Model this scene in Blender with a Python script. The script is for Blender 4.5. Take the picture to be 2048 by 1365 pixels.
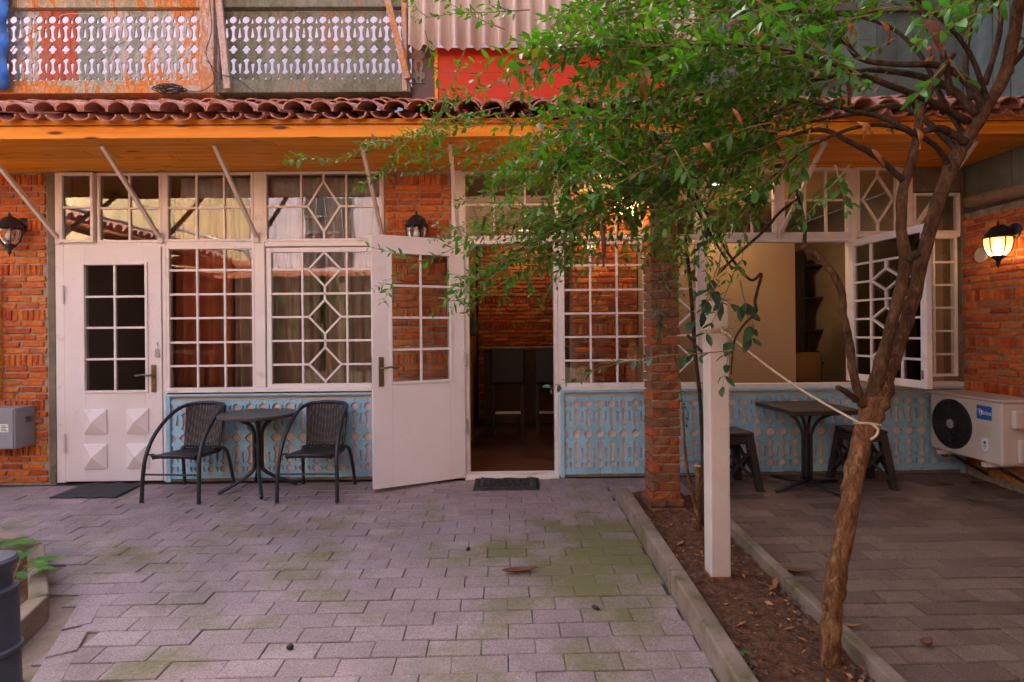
import bpy, bmesh, math, random
from mathutils import Vector, Matrix
random.seed(7)
for _o in list(bpy.data.objects): bpy.data.objects.remove(_o)
sc = bpy.context.scene
COL = sc.collection
# ---------------------------------------------------------------- camera
FOC, CXP, CYP = 1120.0, 1024.0, 662.0          # focal length and principal point, in pixels of a 2048 wide picture
YAW, ROLL = 0.010, 0.009
CAM = Vector((0, -4.74, 1.24))
_d = Vector((math.sin(YAW), math.cos(YAW), 0)); _r = Vector((math.cos(YAW), -math.sin(YAW), 0)); _u = Vector((0, 0, 1))
_r2 = _r*math.cos(ROLL) - _u*math.sin(ROLL); _u2 = _u*math.cos(ROLL) + _r*math.sin(ROLL)
cam_d = bpy.data.cameras.new('camera'); cam = bpy.data.objects.new('camera', cam_d); COL.objects.link(cam)
m = Matrix.Identity(4)
for i, v in enumerate((_r2, _u2, -_d)):
    for j in range(3): m[j][i] = v[j]
m.translation = CAM
cam.matrix_world = m
cam_d.sensor_width = 36; cam_d.lens = 36*FOC/2048; cam_d.shift_y = -(682.5-CYP)/2048
cam_d.clip_start = .05; cam_d.clip_end = 300
sc.camera = cam
# ---------------------------------------------------------------- sky, sun, exposure
SUN_EL, SUN_AZ = math.radians(42), math.radians(-22)     # the sun stands behind the house, a little to the left: the yard lies in its shade
w = bpy.data.worlds.new('World'); sc.world = w; w.use_nodes = True
nt = w.node_tree; bg = nt.nodes['Background']
sky = nt.nodes.new('ShaderNodeTexSky'); sky.sky_type = 'NISHITA'; sky.sun_disc = False
sky.sun_elevation = SUN_EL; sky.sun_rotation = SUN_AZ
sky.air_density = 1.0; sky.dust_density = 7.0; sky.ozone_density = .6
nt.links.new(sky.outputs[0], bg.inputs[0]); bg.inputs[1].default_value = 0.15
sun_d = bpy.data.lights.new('sun', 'SUN'); sun_d.energy = 4.0; sun_d.angle = math.radians(.6); sun_d.color = (1, .93, .82)
sun = bpy.data.objects.new('sun', sun_d); COL.objects.link(sun)
sdir = Vector((math.sin(SUN_AZ)*math.cos(SUN_EL), math.cos(SUN_AZ)*math.cos(SUN_EL), math.sin(SUN_EL)))
sun.rotation_euler = sdir.to_track_quat('Z', 'Y').to_euler(); sun.location = (0, 0, 12)
sc.view_settings.view_transform = 'Standard'; sc.view_settings.look = 'None'
sc.view_settings.gamma = 1; sc.view_settings.exposure = 2.45
try:
    sc.cycles.max_bounces = 7; sc.cycles.diffuse_bounces = 4; sc.cycles.transparent_max_bounces = 24
except Exception: pass
# ---------------------------------------------------------------- measuring helpers (photo pixel -> place in the yard)
def ray(px, py): return _d + _r2*((px-CXP)/FOC) + _u2*((CYP-py)/FOC)
def P(px, py, Y=0.0):
    v = ray(px, py); return CAM + v*((Y-CAM.y)/v.y)
def PX(px, py, X):
    v = ray(px, py); return CAM + v*((X-CAM.x)/v.x)
def PD(px, py, depth): return CAM + ray(px, py)*depth
SL = .036
def gz(y): return SL*y if y < 0 else 0.0          # the yard falls gently away from the house
def PG(px, py, up=0.0):
    v = ray(px, py); t = (SL*CAM.y - CAM.z + up)/(v.z - SL*v.y); return CAM + v*t
def FX(px, py=650): return P(px, py).x
def FZ(py, px=1024): return P(px, py).z
def project(p):
    q = p-CAM; dp = q.dot(_d)
    if dp < .1: return None
    return (CXP+FOC*q.dot(_r2)/dp, CYP-FOC*q.dot(_u2)/dp, dp)
# ---------------------------------------------------------------- object helpers
ORG = {}
def tag(o, label=None, cat=None, group=None, kind=None):
    if label: o['label'] = label
    if cat: o['category'] = cat
    if group: o['group'] = group
    if kind: o['kind'] = kind
    return o
def thing(name, label, cat, loc=(0, 0, 0), group=None, rz=0.0, kind=None):
    o = bpy.data.objects.new(name, None); COL.objects.link(o); o.empty_display_size = .1
    o.location = loc; o.rotation_euler = (0, 0, rz); ORG[o.name] = Vector(loc)
    return tag(o, label, cat, group, kind)
def link(name, me, mat=None, parent=None, loc=(0, 0, 0), rot=None, scale=None, local=False):
    o = bpy.data.objects.new(name, me); COL.objects.link(o)
    if mat and me is not None and len(me.materials) == 0: me.materials.append(mat)
    loc = Vector(loc); ORG[o.name] = loc.copy()
    if parent is not None:
        o.parent = parent
        if not local: loc = loc - ORG[parent.name]
    o.location = loc
    if rot is not None: o.rotation_euler = rot
    if scale is not None: o.scale = scale
    return o
def catmull(pts, n=5):
    pts = [Vector(p) for p in pts]; out = []
    for i in range(len(pts)-1):
        a = pts[max(i-1, 0)]; b = pts[i]; c = pts[i+1]; d = pts[min(i+2, len(pts)-1)]
        for k in range(n):
            t = k/n; t2 = t*t; t3 = t2*t
            out.append(.5*((2*b)+(c-a)*t+(2*a-5*b+4*c-d)*t2+(3*b-a-3*c+d)*t3))
    out.append(pts[-1]); return out
class MB:
    def __init__(s): s.v = []; s.f = []
    def add(s, vs, fs):
        n = len(s.v); s.v += [tuple(v) for v in vs]; s.f += [tuple(i+n for i in f) for f in fs]; return s
    def box(s, x0, x1, y0, y1, z0, z1):
        return s.add([(x0,y0,z0),(x1,y0,z0),(x1,y1,z0),(x0,y1,z0),(x0,y0,z1),(x1,y0,z1),(x1,y1,z1),(x0,y1,z1)],
                     [(0,3,2,1),(4,5,6,7),(0,1,5,4),(1,2,6,5),(2,3,7,6),(3,0,4,7)])
    def hexa(s, b, t):      # bottom ring (ccw seen from above), top ring
        n = len(b); vs = list(b)+list(t)
        fs = [tuple(reversed(range(n))), tuple(range(n, 2*n))]+[(i, (i+1) % n, n+(i+1) % n, n+i) for i in range(n)]
        return s.add(vs, fs)
    def prism(s, poly, y0, y1):     # poly of (x,z), counter-clockwise seen from -y
        n = len(poly); vs = [(x, y0, z) for x, z in poly]+[(x, y1, z) for x, z in poly]
        fs = [tuple(range(n)), tuple(reversed(range(n, 2*n)))]+[(i, n+i, n+(i+1) % n, (i+1) % n) for i in range(n)]
        return s.add(vs, fs)
    def bar(s, p, q, w, h, up=(0, 0, 1)):
        p = Vector(p); q = Vector(q); t = (q-p).normalized(); up = Vector(up)
        if abs(t.dot(up)) > .98: up = Vector((0, 1, 0))
        a = t.cross(up).normalized()*(w/2); b = a.cross(t).normalized()*(h/2)
        ring = lambda c: [c-a-b, c+a-b, c+a+b, c-a+b]
        return s.add(ring(p)+ring(q), [(0,1,2,3),(7,6,5,4),(0,4,5,1),(1,5,6,2),(2,6,7,3),(3,7,4,0)])
    def tube(s, pts, r, seg=8, cap=True):
        pts = [Vector(p) for p in pts]; n = len(pts)
        rr = r if isinstance(r, (list, tuple)) else [r]*n
        vs = []; fs = []; prev = None
        for i, p in enumerate(pts):
            t = (pts[min(i+1, n-1)]-pts[max(i-1, 0)])
            if t.length < 1e-9: t = Vector((0, 0, 1))
            t.normalize()
            if prev is None:
                a = t.orthogonal().normalized()
            else:
                a = prev-t*prev.dot(t)
                a = a.normalized() if a.length > 1e-6 else t.orthogonal().normalized()
            prev = a; b = t.cross(a)
            for k in range(seg):
                an = 2*math.pi*k/seg
                vs.append(p+(a*math.cos(an)+b*math.sin(an))*rr[i])
        for i in range(n-1):
            for k in range(seg):
                k2 = (k+1) % seg
                fs.append((i*seg+k, i*seg+k2, (i+1)*seg+k2, (i+1)*seg+k))
        if cap:
            fs.append(tuple(reversed(range(seg)))); fs.append(tuple((n-1)*seg+k for k in range(seg)))
        return s.add(vs, fs)
    def lathe(s, prof, c=(0, 0, 0), seg=16):
        c = Vector(c); vs = []; fs = []
        for r, z in prof:
            for k in range(seg):
                an = 2*math.pi*k/seg; vs.append((c.x+r*math.cos(an), c.y+r*math.sin(an), c.z+z))
        for i in range(len(prof)-1):
            for k in range(seg):
                k2 = (k+1) % seg; fs.append((i*seg+k, i*seg+k2, (i+1)*seg+k2, (i+1)*seg+k))
        fs.append(tuple(reversed(range(seg)))); fs.append(tuple((len(prof)-1)*seg+k for k in range(seg)))
        return s.add(vs, fs)
    def xf(s, M):
        s.v = [tuple(M @ Vector(v)) for v in s.v]; return s
    def mesh(s, name, smooth=False):
        me = bpy.data.meshes.new(name); me.from_pydata(s.v, [], s.f); me.update()
        if smooth: me.polygons.foreach_set('use_smooth', [True]*len(me.polygons))
        return me
    def build(s, name, mat, parent=None, smooth=False, bevel=0, local=False, loc=(0, 0, 0), rot=None, auto=False):
        o = link(name, s.mesh(name, smooth), mat, parent, loc, local=local, rot=rot)
        if bevel:
            b = o.modifiers.new('bevel', 'BEVEL'); b.width = bevel; b.segments = 2; b.limit_method = 'ANGLE'; b.angle_limit = math.radians(40)
        if auto:
            o.data.polygons.foreach_set('use_smooth', [True]*len(o.data.polygons))
            e = o.modifiers.new('edges', 'EDGE_SPLIT'); e.split_angle = math.radians(38)
        return o
def in_frame(p, margin=40):
    q = project(p)
    return q is not None and -margin < q[0] < 2048+margin and -margin < q[1] < 1365+margin
def pieces(name, items, mat, parent, limit=300, rest=None):
    """items: (mesh, world matrix, approx size). The largest in view become parts, the rest one joined part."""
    sc_ = []
    for it in items:
        c = it[1].translation; q = project(c)
        vis = q is not None and -30 < q[0] < 2078 and -30 < q[1] < 1395
        sc_.append((it[2]/q[2] if vis else -1, it))
    sc_.sort(key=lambda t: -t[0])
    inv = Matrix.Translation(-ORG[parent.name]); mv = []; mf = []; sm = False
    for k, (s, (me, M, _)) in enumerate(sc_):
        if k < limit and s > 0:
            if len(me.materials) == 0: me.materials.append(mat)
            o = bpy.data.objects.new(name, me); COL.objects.link(o); o.parent = parent; o.matrix_local = inv @ M
            ORG[o.name] = M.translation.copy()
        else:
            n = len(mv); mv += [tuple(M @ v.co) for v in me.vertices]; mf += [tuple(i+n for i in p.vertices) for p in me.polygons]
            sm = sm or me.polygons[0].use_smooth
    if mv:
        me = bpy.data.meshes.new(rest or name+'s'); me.from_pydata(mv, [], mf); me.update()
        if sm: me.polygons.foreach_set('use_smooth', [True]*len(me.polygons))
        o = link(rest or name+'s_beyond', me, mat, parent); o['kind'] = 'stuff'
# ---------------------------------------------------------------- materials
class NB:
    def __init__(s, name):
        s.m = bpy.data.materials.new(name); s.m.use_nodes = True; s.t = s.m.node_tree; s.n = s.t.nodes; s.n.clear()
        s.out = s.n.new('ShaderNodeOutputMaterial')
    def node(s, ty, **kw):
        n = s.n.new(ty)
        for k, v in kw.items(): setattr(n, k, v)
        return n
    def set(s, sock, val):
        if hasattr(val, 'links'): s.t.links.new(val, sock)
        else: sock.default_value = val
    def co(s, kind='Object'): return s.node('ShaderNodeTexCoord').outputs[kind]
    def pos(s): return s.node('ShaderNodeNewGeometry').outputs['Position']
    def mapping(s, vec, scale=(1, 1, 1), rot=(0, 0, 0), loc=(0, 0, 0)):
        n = s.node('ShaderNodeMapping'); s.set(n.inputs[0], vec); n.inputs['Scale'].default_value = scale
        n.inputs['Rotation'].default_value = rot; n.inputs['Location'].default_value = loc; return n.outputs[0]
    def noise(s, vec, scale, detail=4, rough=.55, dist=0):
        n = s.node('ShaderNodeTexNoise'); s.set(n.inputs['Vector'], vec); n.inputs['Scale'].default_value = scale
        n.inputs['Detail'].default_value = detail; n.inputs['Roughness'].default_value = rough; n.inputs['Distortion'].default_value = dist
        return n.outputs['Fac']
    def ramp(s, fac, stops, interp='LINEAR'):
        n = s.node('ShaderNodeValToRGB'); s.set(n.inputs[0], fac); cr = n.color_ramp; cr.interpolation = interp
        while len(cr.elements) < len(stops): cr.elements.new(.5)
        for e, (p, c) in zip(cr.elements, stops):
            e.position = p; e.color = (c, c, c, 1) if isinstance(c, (int, float)) else (*c, 1)
        return n.outputs[0]
    def math(s, op, a, b=0.0, clamp=False):
        n = s.node('ShaderNodeMath', operation=op); n.use_clamp = clamp; s.set(n.inputs[0], a); s.set(n.inputs[1], b); return n.outputs[0]
    def mix(s, fac, a, b, blend='MIX'):
        n = s.node('ShaderNodeMix', data_type='RGBA', blend_type=blend); s.set(n.inputs[0], fac)
        for i, v in ((6, a), (7, b)):
            if isinstance(v, tuple) and len(v) == 3: v = (*v, 1)
            s.set(n.inputs[i], v)
        return n.outputs[2]
    def rnd(s):     # a value per piece, whether the piece is an object or an island of a joined mesh
        a = s.node('ShaderNodeObjectInfo').outputs['Random']; b = s.node('ShaderNodeNewGeometry').outputs['Random Per Island']
        return s.math('FRACT', s.math('ADD', a, b))
    def bump(s, h, strength=.3, dist=.01):
        n = s.node('ShaderNodeBump'); n.inputs['Strength'].default_value = strength; n.inputs['Distance'].default_value = dist
        s.set(n.inputs['Height'], h); return n.outputs[0]
    def bsdf(s, col, rough=.6, metal=0, normal=None, spec=.5, coat=0, emis=None, emis_s=0):
        n = s.node('ShaderNodeBsdfPrincipled')
        if isinstance(col, tuple) and len(col) == 3: col = (*col, 1)
        s.set(n.inputs['Base Color'], col); s.set(n.inputs['Roughness'], rough); n.inputs['Metallic'].default_value = metal
        n.inputs['Specular IOR Level'].default_value = spec
        if coat: n.inputs['Coat Weight'].default_value = coat; n.inputs['Coat Roughness'].default_value = .25
        if normal is not None: s.set(n.inputs['Normal'], normal)
        if emis: n.inputs['Emission Color'].default_value = (*emis, 1); n.inputs['Emission Strength'].default_value = emis_s
        s.t.links.new(n.outputs[0], s.out.inputs[0]); return n
def mul(c, k): return tuple(min(1, x*k) for x in c)
def simple(name, c, rough=.6, var=.22, scale=6, metal=0, bump=.15, bscale=40, spec=.5, dirt=None, dirt_lo=.55, dirt_hi=.75, dscale=3, rnd=0, coat=0):
    b = NB(name); v = b.pos() if True else None
    n = b.noise(v, scale, 5)
    col = b.ramp(n, [(.25, mul(c, 1-var)), (.75, mul(c, 1+var))])
    if rnd:
        col = b.mix(1.0, col, b.ramp(b.rnd(), [(0, 1-rnd), (1, 1+rnd)]), 'MULTIPLY')
    if dirt:
        col = b.mix(b.ramp(b.noise(v, dscale, 6, .65), [(dirt_lo, 0.0), (dirt_hi, 1.0)]), col, dirt)
    nb = b.noise(v, bscale, 4)
    b.bsdf(col, b.ramp(n, [(.2, max(.05, rough-.1)), (.8, min(1, rough+.1))]), metal, b.bump(nb, bump, .004), spec, coat)
    return b.m
def brick_mat(name, cols, val=1.0):
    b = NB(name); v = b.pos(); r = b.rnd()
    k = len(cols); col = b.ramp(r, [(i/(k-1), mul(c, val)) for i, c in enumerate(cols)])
    n = b.noise(v, 26, 6, .7); col = b.mix(1.0, col, b.ramp(n, [(.3, .62), (.5, 1.0), (.72, 1.25)]), 'MULTIPLY')
    soot = b.ramp(b.noise(v, 9, 5, .7), [(.56, 0.0), (.74, .5)])
    col = b.mix(soot, col, (.085, .06, .048))
    gr = b.ramp(b.noise(v, 14, 4, .6), [(.62, 0.0), (.78, .55)])
    col = b.mix(gr, col, (.33, .27, .21))
    h = b.math('ADD', b.noise(v, 120, 5, .7), b.math('MULTIPLY', b.noise(v, 30, 3), 1.6))
    b.bsdf(col, .9, 0, b.bump(h, .55, .006), .08); return b.m
BRK = [(.50, .105, .030), (.66, .155, .036), (.71, .20, .042), (.58, .12, .034), (.40, .085, .030), (.68, .25, .065), (.62, .14, .036), (.46, .16, .075)]
M = {}
M['brick'] = brick_mat('brick', BRK)
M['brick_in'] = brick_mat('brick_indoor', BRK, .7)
M['brick_pillar'] = brick_mat('brick_pillar', [(.36, .075, .025), (.26, .10, .05), (.20, .10, .06), (.40, .10, .03), (.22, .12, .07), (.33, .085, .03)])
M['mortar'] = simple('mortar', (.38, .295, .215), .95, .35, 14, bump=.6, bscale=70, spec=.1, dirt=(.10, .075, .05), dscale=5)
M['concrete'] = simple('concrete_strip', (.20, .165, .125), .9, .3, 9, bump=.4, bscale=60, spec=.2, dirt=(.09, .07, .05), dscale=6)
M['white'] = simple('white_paint', (.82, .75, .72), .42, .07, 4, bump=.3, bscale=26, dirt=(.50, .40, .34), dirt_lo=.57, dirt_hi=.85, dscale=7)
M['white_door'] = simple('white_door_paint', (.80, .74, .73), .4, .06, 3, bump=.28, bscale=22, dirt=(.55, .46, .41), dirt_lo=.60, dirt_hi=.9, dscale=6)
M['white_metal'] = simple('white_metal_paint', (.66, .56, .50), .4, .08, 8, bump=.06, dirt=(.42, .30, .22), dirt_lo=.66, dirt_hi=.8, dscale=9)
M['blue'] = simple('blue_paint', (.31, .57, .71), .5, .14, 7, bump=.3, bscale=40, dirt=(.30, .38, .37), dirt_lo=.52, dirt_hi=.78, dscale=9, rnd=.09)
M['pink_back'] = simple('pink_backing', (.80, .62, .56), .8, .12, 8, bump=.2)
M['black_metal'] = simple('black_metal', (.022, .022, .027), .42, .3, 20, bump=.06, spec=.5)
M['black_plastic'] = simple('dark_plastic', (.030, .022, .020), .5, .3, 12, bump=.08)
M['table_top'] = simple('table_top', (.055, .045, .042), .38, .25, 10, bump=.05)
M['grey_metal'] = simple('grey_metal', (.27, .28, .31), .45, .1, 6, bump=.08, dirt=(.20, .09, .04), dirt_lo=.68, dirt_hi=.78, dscale=8)
M['brass'] = simple('old_brass', (.22, .17, .10), .38, .2, 20, metal=.9, bump=.05)
M['steel'] = simple('zinc_steel', (.50, .49, .48), .4, .1, 20, metal=.8, bump=.05)
M['plaster'] = simple('lavender_plaster', (.60, .52, .58), .9, .12, 2.5, bump=.25, bscale=30, spec=.15, dirt=(.42, .36, .38), dscale=2)
M['room_wall'] = simple('room_plaster', (.40, .30, .20), .9, .1, 3, bump=.1)
M['ceiling'] = simple('room_ceiling', (.62, .48, .30), .9, .06, 3, bump=.05)
M['wood_dark'] = simple('dark_wood', (.10, .042, .02), .45, .3, 9, bump=.1)
M['wood_mid'] = simple('mid_wood', (.24, .115, .045), .5, .3, 9, bump=.1)
M['rubber'] = simple('black_rubber', (.026, .025, .027), .7, .35, 30, bump=.6, bscale=90)
M['kerb'] = simple('kerb_concrete', (.28, .20, .16), .9, .35, 12, bump=.6, bscale=80, spec=.15, dirt=(.12, .10, .045), dirt_lo=.44, dirt_hi=.66, dscale=6)
M['bollard'] = simple('navy_bollard', (.042, .05, .075), .5, .25, 12, bump=.2, bscale=40)
M['ac'] = simple('ac_casing', (.60, .53, .46), .5, .06, 4, bump=.04, dirt=(.42, .34, .27), dirt_lo=.62, dirt_hi=.85, dscale=6)
M['rope'] = simple('rope', (.56, .43, .27), .85, .2, 60, bump=.5, bscale=200)
M['lace'] = simple('lace', (.8, .77, .74), .9, .15, 30, bump=.3)
M['curtain_rust'] = simple('curtain_rust', (.55, .15, .06), .8, .2, 5, bump=.2, bscale=90)
M['curtain_tan'] = simple('curtain_taupe', (.52, .36, .26), .8, .2, 5, bump=.2, bscale=90)
M['cream_panel'] = simple('cream_panel', (.52, .37, .24), .6, .04, 2, bump=.04)
M['pod'] = simple('dry_leaf', (.14, .055, .03), .6, .4, 40, bump=.4, bscale=100, rnd=.3)
M['dry'] = simple('dry_leaf_orange', (.36, .13, .035), .65, .35, 40, bump=.4, bscale=100, rnd=.3)
M['pebble'] = simple('seed', (.02, .018, .018), .6, .3, 30)
M['red_panel'] = simple('red_panel', (.60, .055, .022), .6, .12, 3, bump=.1, bscale=20, spec=.15, dirt=(.48, .085, .045), dirt_lo=.5, dirt_hi=.75, dscale=4)
M['tarp'] = simple('blue_tarp', (.03, .14, .45), .6, .35, 12, bump=.7, bscale=30)
M['green_board'] = simple('green_grey_board', (.17, .20, .17), .75, .25, 8, bump=.3, dirt=(.12, .09, .06), dirt_lo=.6, dirt_hi=.75, dscale=7, rnd=.15)
M['vent'] = simple('vent_plastic', (.55, .50, .44), .5, .06, 6)
M['gas_yellow'] = simple('yellow_pipe', (.62, .40, .05), .5, .1, 6)
M['pillow'] = simple('mustard_cushion', (.45, .27, .10), .85, .12, 12)
M['blue_bag'] = simple('blue_bag', (.02, .06, .42), .5, .3, 20, bump=.6, bscale=30)
M['upper_plaster'] = simple('white_lavender_plaster', (.76, .70, .78), .9, .08, 2.5, bump=.2, bscale=30, spec=.15)
M['dark_timber'] = simple('dark_porch_timber', (.16, .11, .075), .8, .3, 6)
M['cream_boards'] = simple('cream_boards', (.60, .45, .24), .8, .12, 4, bump=.2, rnd=.08)
M['terracotta'] = simple('terracotta', (.46, .13, .05), .8, .3, 10, bump=.3)
M['stub'] = simple('cut_wood', (.55, .28, .09), .8, .2, 30)
def glass_mat(name, tint=(.93, .95, .95), k=1.0):
    b = NB(name); fr = b.node('ShaderNodeFresnel'); fr.inputs[0].default_value = 1.52
    wob = b.bump(b.noise(b.pos(), 2.2, 2), .035, .05); b.t.links.new(wob, fr.inputs['Normal'])
    tr = b.node('ShaderNodeBsdfTransparent'); tr.inputs[0].default_value = (*tint, 1)
    gl = b.node('ShaderNodeBsdfGlossy'); gl.inputs['Roughness'].default_value = .008; b.t.links.new(wob, gl.inputs['Normal'])
    mx = b.node('ShaderNodeMixShader'); b.set(mx.inputs[0], b.math('MULTIPLY', fr.outputs[0], k, True))
    b.t.links.new(tr.outputs[0], mx.inputs[1]); b.t.links.new(gl.outputs[0], mx.inputs[2]); b.t.links.new(mx.outputs[0], b.out.inputs[0]); return b.m
M['glass'] = glass_mat('window_glass', (.86, .87, .88), 1.25)
M['clear'] = glass_mat('clear_glass', (.97, .97, .96), 1.0)
def pine():
    b = NB('varnished_pine'); v = b.pos(); r = b.rnd()
    off = b.node('ShaderNodeVectorMath', operation='ADD'); b.set(off.inputs[0], v)
    cmb = b.node('ShaderNodeCombineXYZ'); b.set(cmb.inputs[0], b.math('MULTIPLY', r, 37.0)); b.set(cmb.inputs[2], b.math('MULTIPLY', r, 11.0)); b.t.links.new(cmb.outputs[0], off.inputs[1])
    g = b.noise(b.mapping(off.outputs[0], (1.2, 34, 34)), 1.0, 5, .6, .8)
    col = b.ramp(g, [(.25, (.58, .175, .012)), (.5, (.79, .275, .018)), (.75, (.83, .35, .034))])
    kn = b.node('ShaderNodeTexVoronoi'); b.set(kn.inputs['Vector'], b.mapping(off.outputs[0], (2.4, 11, 11))); kn.inputs['Scale'].default_value = 1.0
    col = b.mix(b.ramp(kn.outputs['Distance'], [(.08, 1.0), (.17, 0.0)]), col, (.10, .022, .004))
    col = b.mix(1.0, col, b.ramp(r, [(0, .84), (1, 1.12)]), 'MULTIPLY')
    b.bsdf(col, .38, 0, b.bump(g, .2, .004), .15, 0); return b.m
M['pine'] = pine()
def peel(name, base, under, white, a=.47, bb=.60):
    b = NB(name); v = b.pos(); r = b.rnd()
    st = b.noise(b.mapping(v, (9, 9, 2.2)), 2.2, 6, .7, .6)
    big = b.noise(b.mapping(v, (1.3, 1.3, .8)), 1.0, 3)
    k = b.math('ADD', st, b.math('MULTIPLY', b.math('SUBTRACT', big, .5), .9))
    k = b.math('ADD', b.math('ADD', k, -.045), b.math('MULTIPLY', b.math('SUBTRACT', r, .5), .16))
    col = b.ramp(k, [(.32, base), (.43, mul(base, 1.35)), (a, white), (.5*(a+bb), under), (bb, mul(under, 1.3)), (bb+.14, mul(white, .9))])
    n2 = b.noise(v, 60, 5, .7); col = b.mix(1.0, col, b.ramp(n2, [(.3, .7), (.7, 1.2)]), 'MULTIPLY')
    b.bsdf(col, .8, 0, b.bump(b.math('ADD', k, n2), .5, .006), .2); return b.m
M['peel'] = peel('peeling_paint', (.25, .26, .21), (.52, .19, .04), (.56, .50, .46), .50, .63)
M['peel_olive'] = peel('olive_peeling_paint', (.150, .150, .095), (.33, .17, .06), (.27, .26, .21), .60, .70)
M['peel_red'] = peel('old_red_paint', (.36, .075, .04), (.42, .11, .04), (.40, .16, .09), .55, .68)
M['peel_rail'] = peel('rail_peeling_paint', (.33, .30, .20), (.50, .17, .03), (.56, .46, .34), .45, .57)
M['old_wood'] = peel('weathered_timber', (.44, .31, .25), (.48, .22, .09), (.60, .46, .40), .48, .66)
def tile_mat():
    b = NB('clay_tile'); v = b.pos(); r = b.rnd()
    col = b.ramp(r, [(0, (.52, .22, .17)), (.35, (.60, .28, .20)), (.6, (.46, .21, .175)), (.8, (.66, .29, .17)), (1, (.52, .28, .23))])
    n = b.noise(v, 22, 6, .7); col = b.mix(1.0, col, b.ramp(n, [(.3, .6), (.7, 1.3)]), 'MULTIPLY')
    lich = b.ramp(b.noise(v, 11, 6, .75), [(.53, 0.0), (.70, .75)]); col = b.mix(lich, col, (.17, .125, .085))
    pale = b.ramp(b.noise(v, 17, 5, .7), [(.60, 0.0), (.72, .6)]); col = b.mix(pale, col, (.42, .29, .27))
    b.bsdf(col, .88, 0, b.bump(b.noise(v, 90, 5, .7), .5, .006), .2); return b.m
M['tile'] = tile_mat()
def paver_mat(name, c, moss=1.0, stain=(.10, .08, .065), mossc=(.16, .17, .035), rndk=.13):
    b = NB(name); v = b.pos(); r = b.rnd()
    n = b.noise(v, 3.0, 4); col = b.ramp(n, [(.3, mul(c, .88)), (.7, mul(c, 1.1))])
    col = b.mix(1.0, col, b.ramp(r, [(0, 1-rndk), (.5, 1.0), (1, 1+rndk)]), 'MULTIPLY')
    gr = b.noise(v, 130, 4, .85); col = b.mix(1.0, col, b.ramp(gr, [(.3, .50), (.5, 1.0), (.70, 1.5)]), 'MULTIPLY')
    sp = b.noise(v, 42, 5, .8); col = b.mix(b.ramp(sp, [(.58, 0.0), (.70, .6)]), col, stain)
    pz = b.noise(v, 23, 5, .8); col = b.mix(b.ramp(pz, [(.66, 0.0), (.76, .45)]), col, mul(c, 1.7))
    st = b.ramp(b.noise(v, 1.6, 6, .75), [(.50, 0.0), (.74, .6)]); col = b.mix(st, col, stain)
    if moss:
        sep = b.node('ShaderNodeSeparateXYZ'); b.set(sep.inputs[0], v)
        dx = b.math('SUBTRACT', sep.outputs[0], .62); dy = b.math('MULTIPLY', b.math('ADD', sep.outputs[1], 1.55), .8)
        d2 = b.math('SQRT', b.math('ADD', b.math('MULTIPLY', dx, dx), b.math('MULTIPLY', dy, dy)))
        near = b.ramp(d2, [(.05, .30), (1.0, 0.0)])
        d3 = b.math('ADD', b.math('MULTIPLY', b.math('ABSOLUTE', b.math('ADD', b.math('ADD', sep.outputs[1], 1.5), b.math('MULTIPLY', sep.outputs[0], -.02))), 1.1), 0.0)
        band = b.ramp(d3, [(0, .09), (.75, 0.0)])
        mk = b.math('ADD', b.math('ADD', b.math('ADD', b.noise(v, 2.3, 5, .6), b.math('MULTIPLY', b.math('SUBTRACT', b.noise(v, 45, 5, .75), .5), .45)), b.math('MULTIPLY', b.math('SUBTRACT', r, .5), .22)), b.math('ADD', near, band))
        mk = b.ramp(mk, [(.54, 0.0), (.82, .85)])
        col = b.mix(b.math('MULTIPLY', mk, moss), col, mossc)
    h = b.math('ADD', gr, b.math('MULTIPLY', b.noise(v, 25, 3), .8))
    b.bsdf(col, .78, 0, b.bump(h, .45, .004), .3); return b.m
M['paver'] = paver_mat('paver', (.315, .235, .230), .95, mossc=(.125, .125, .022), rndk=.13)
M['paver_shaded'] = paver_mat('terrace_paver', (.185, .125, .095), 0, (.06, .040, .028), rndk=.22)  # base brown set darker to carry the terrace's shade; stain specks stay random
M['joint'] = simple('joint_sand', (.075, .060, .050), .95, .4, 20, bump=.5, dirt=(.09, .10, .03), dscale=3)
def soil_mat():
    b = NB('soil'); v = b.pos(); n = b.noise(v, 30, 8, .75)
    col = b.ramp(n, [(.3, (.05, .026, .016)), (.48, (.15, .074, .042)), (.66, (.27, .14, .082)), (.8, (.36, .23, .155))])
    b.bsdf(col, .95, 0, b.bump(n, 1.0, .03), .1); return b.m
M['soil'] = soil_mat()
def bark_mat(name, c1, c2, c3):
    b = NB(name); v = b.pos(); n = b.noise(b.mapping(v, (1, 1, .35)), 48, 7, .7, .8)
    col = b.ramp(n, [(.32, c1), (.52, c2), (.72, c3)])
    big = b.noise(v, 7, 3); col = b.mix(1.0, col, b.ramp(big, [(.3, .7), (.7, 1.25)]), 'MULTIPLY')
    b.bsdf(col, .85, 0, b.bump(n, .9, .012), .2); return b.m
M['bark'] = bark_mat('bark', (.050, .021, .010), (.18, .077, .029), (.37, .20, .095))
M['bark_dark'] = bark_mat('branch_bark', (.022, .014, .010), (.062, .036, .022), (.12, .075, .05))
M['bark_mid'] = bark_mat('stem_bark', (.032, .015, .008), (.105, .048, .022), (.22, .12, .062))
M['twig'] = simple('twig', (.24, .16, .07), .8, .35, 30)
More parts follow.
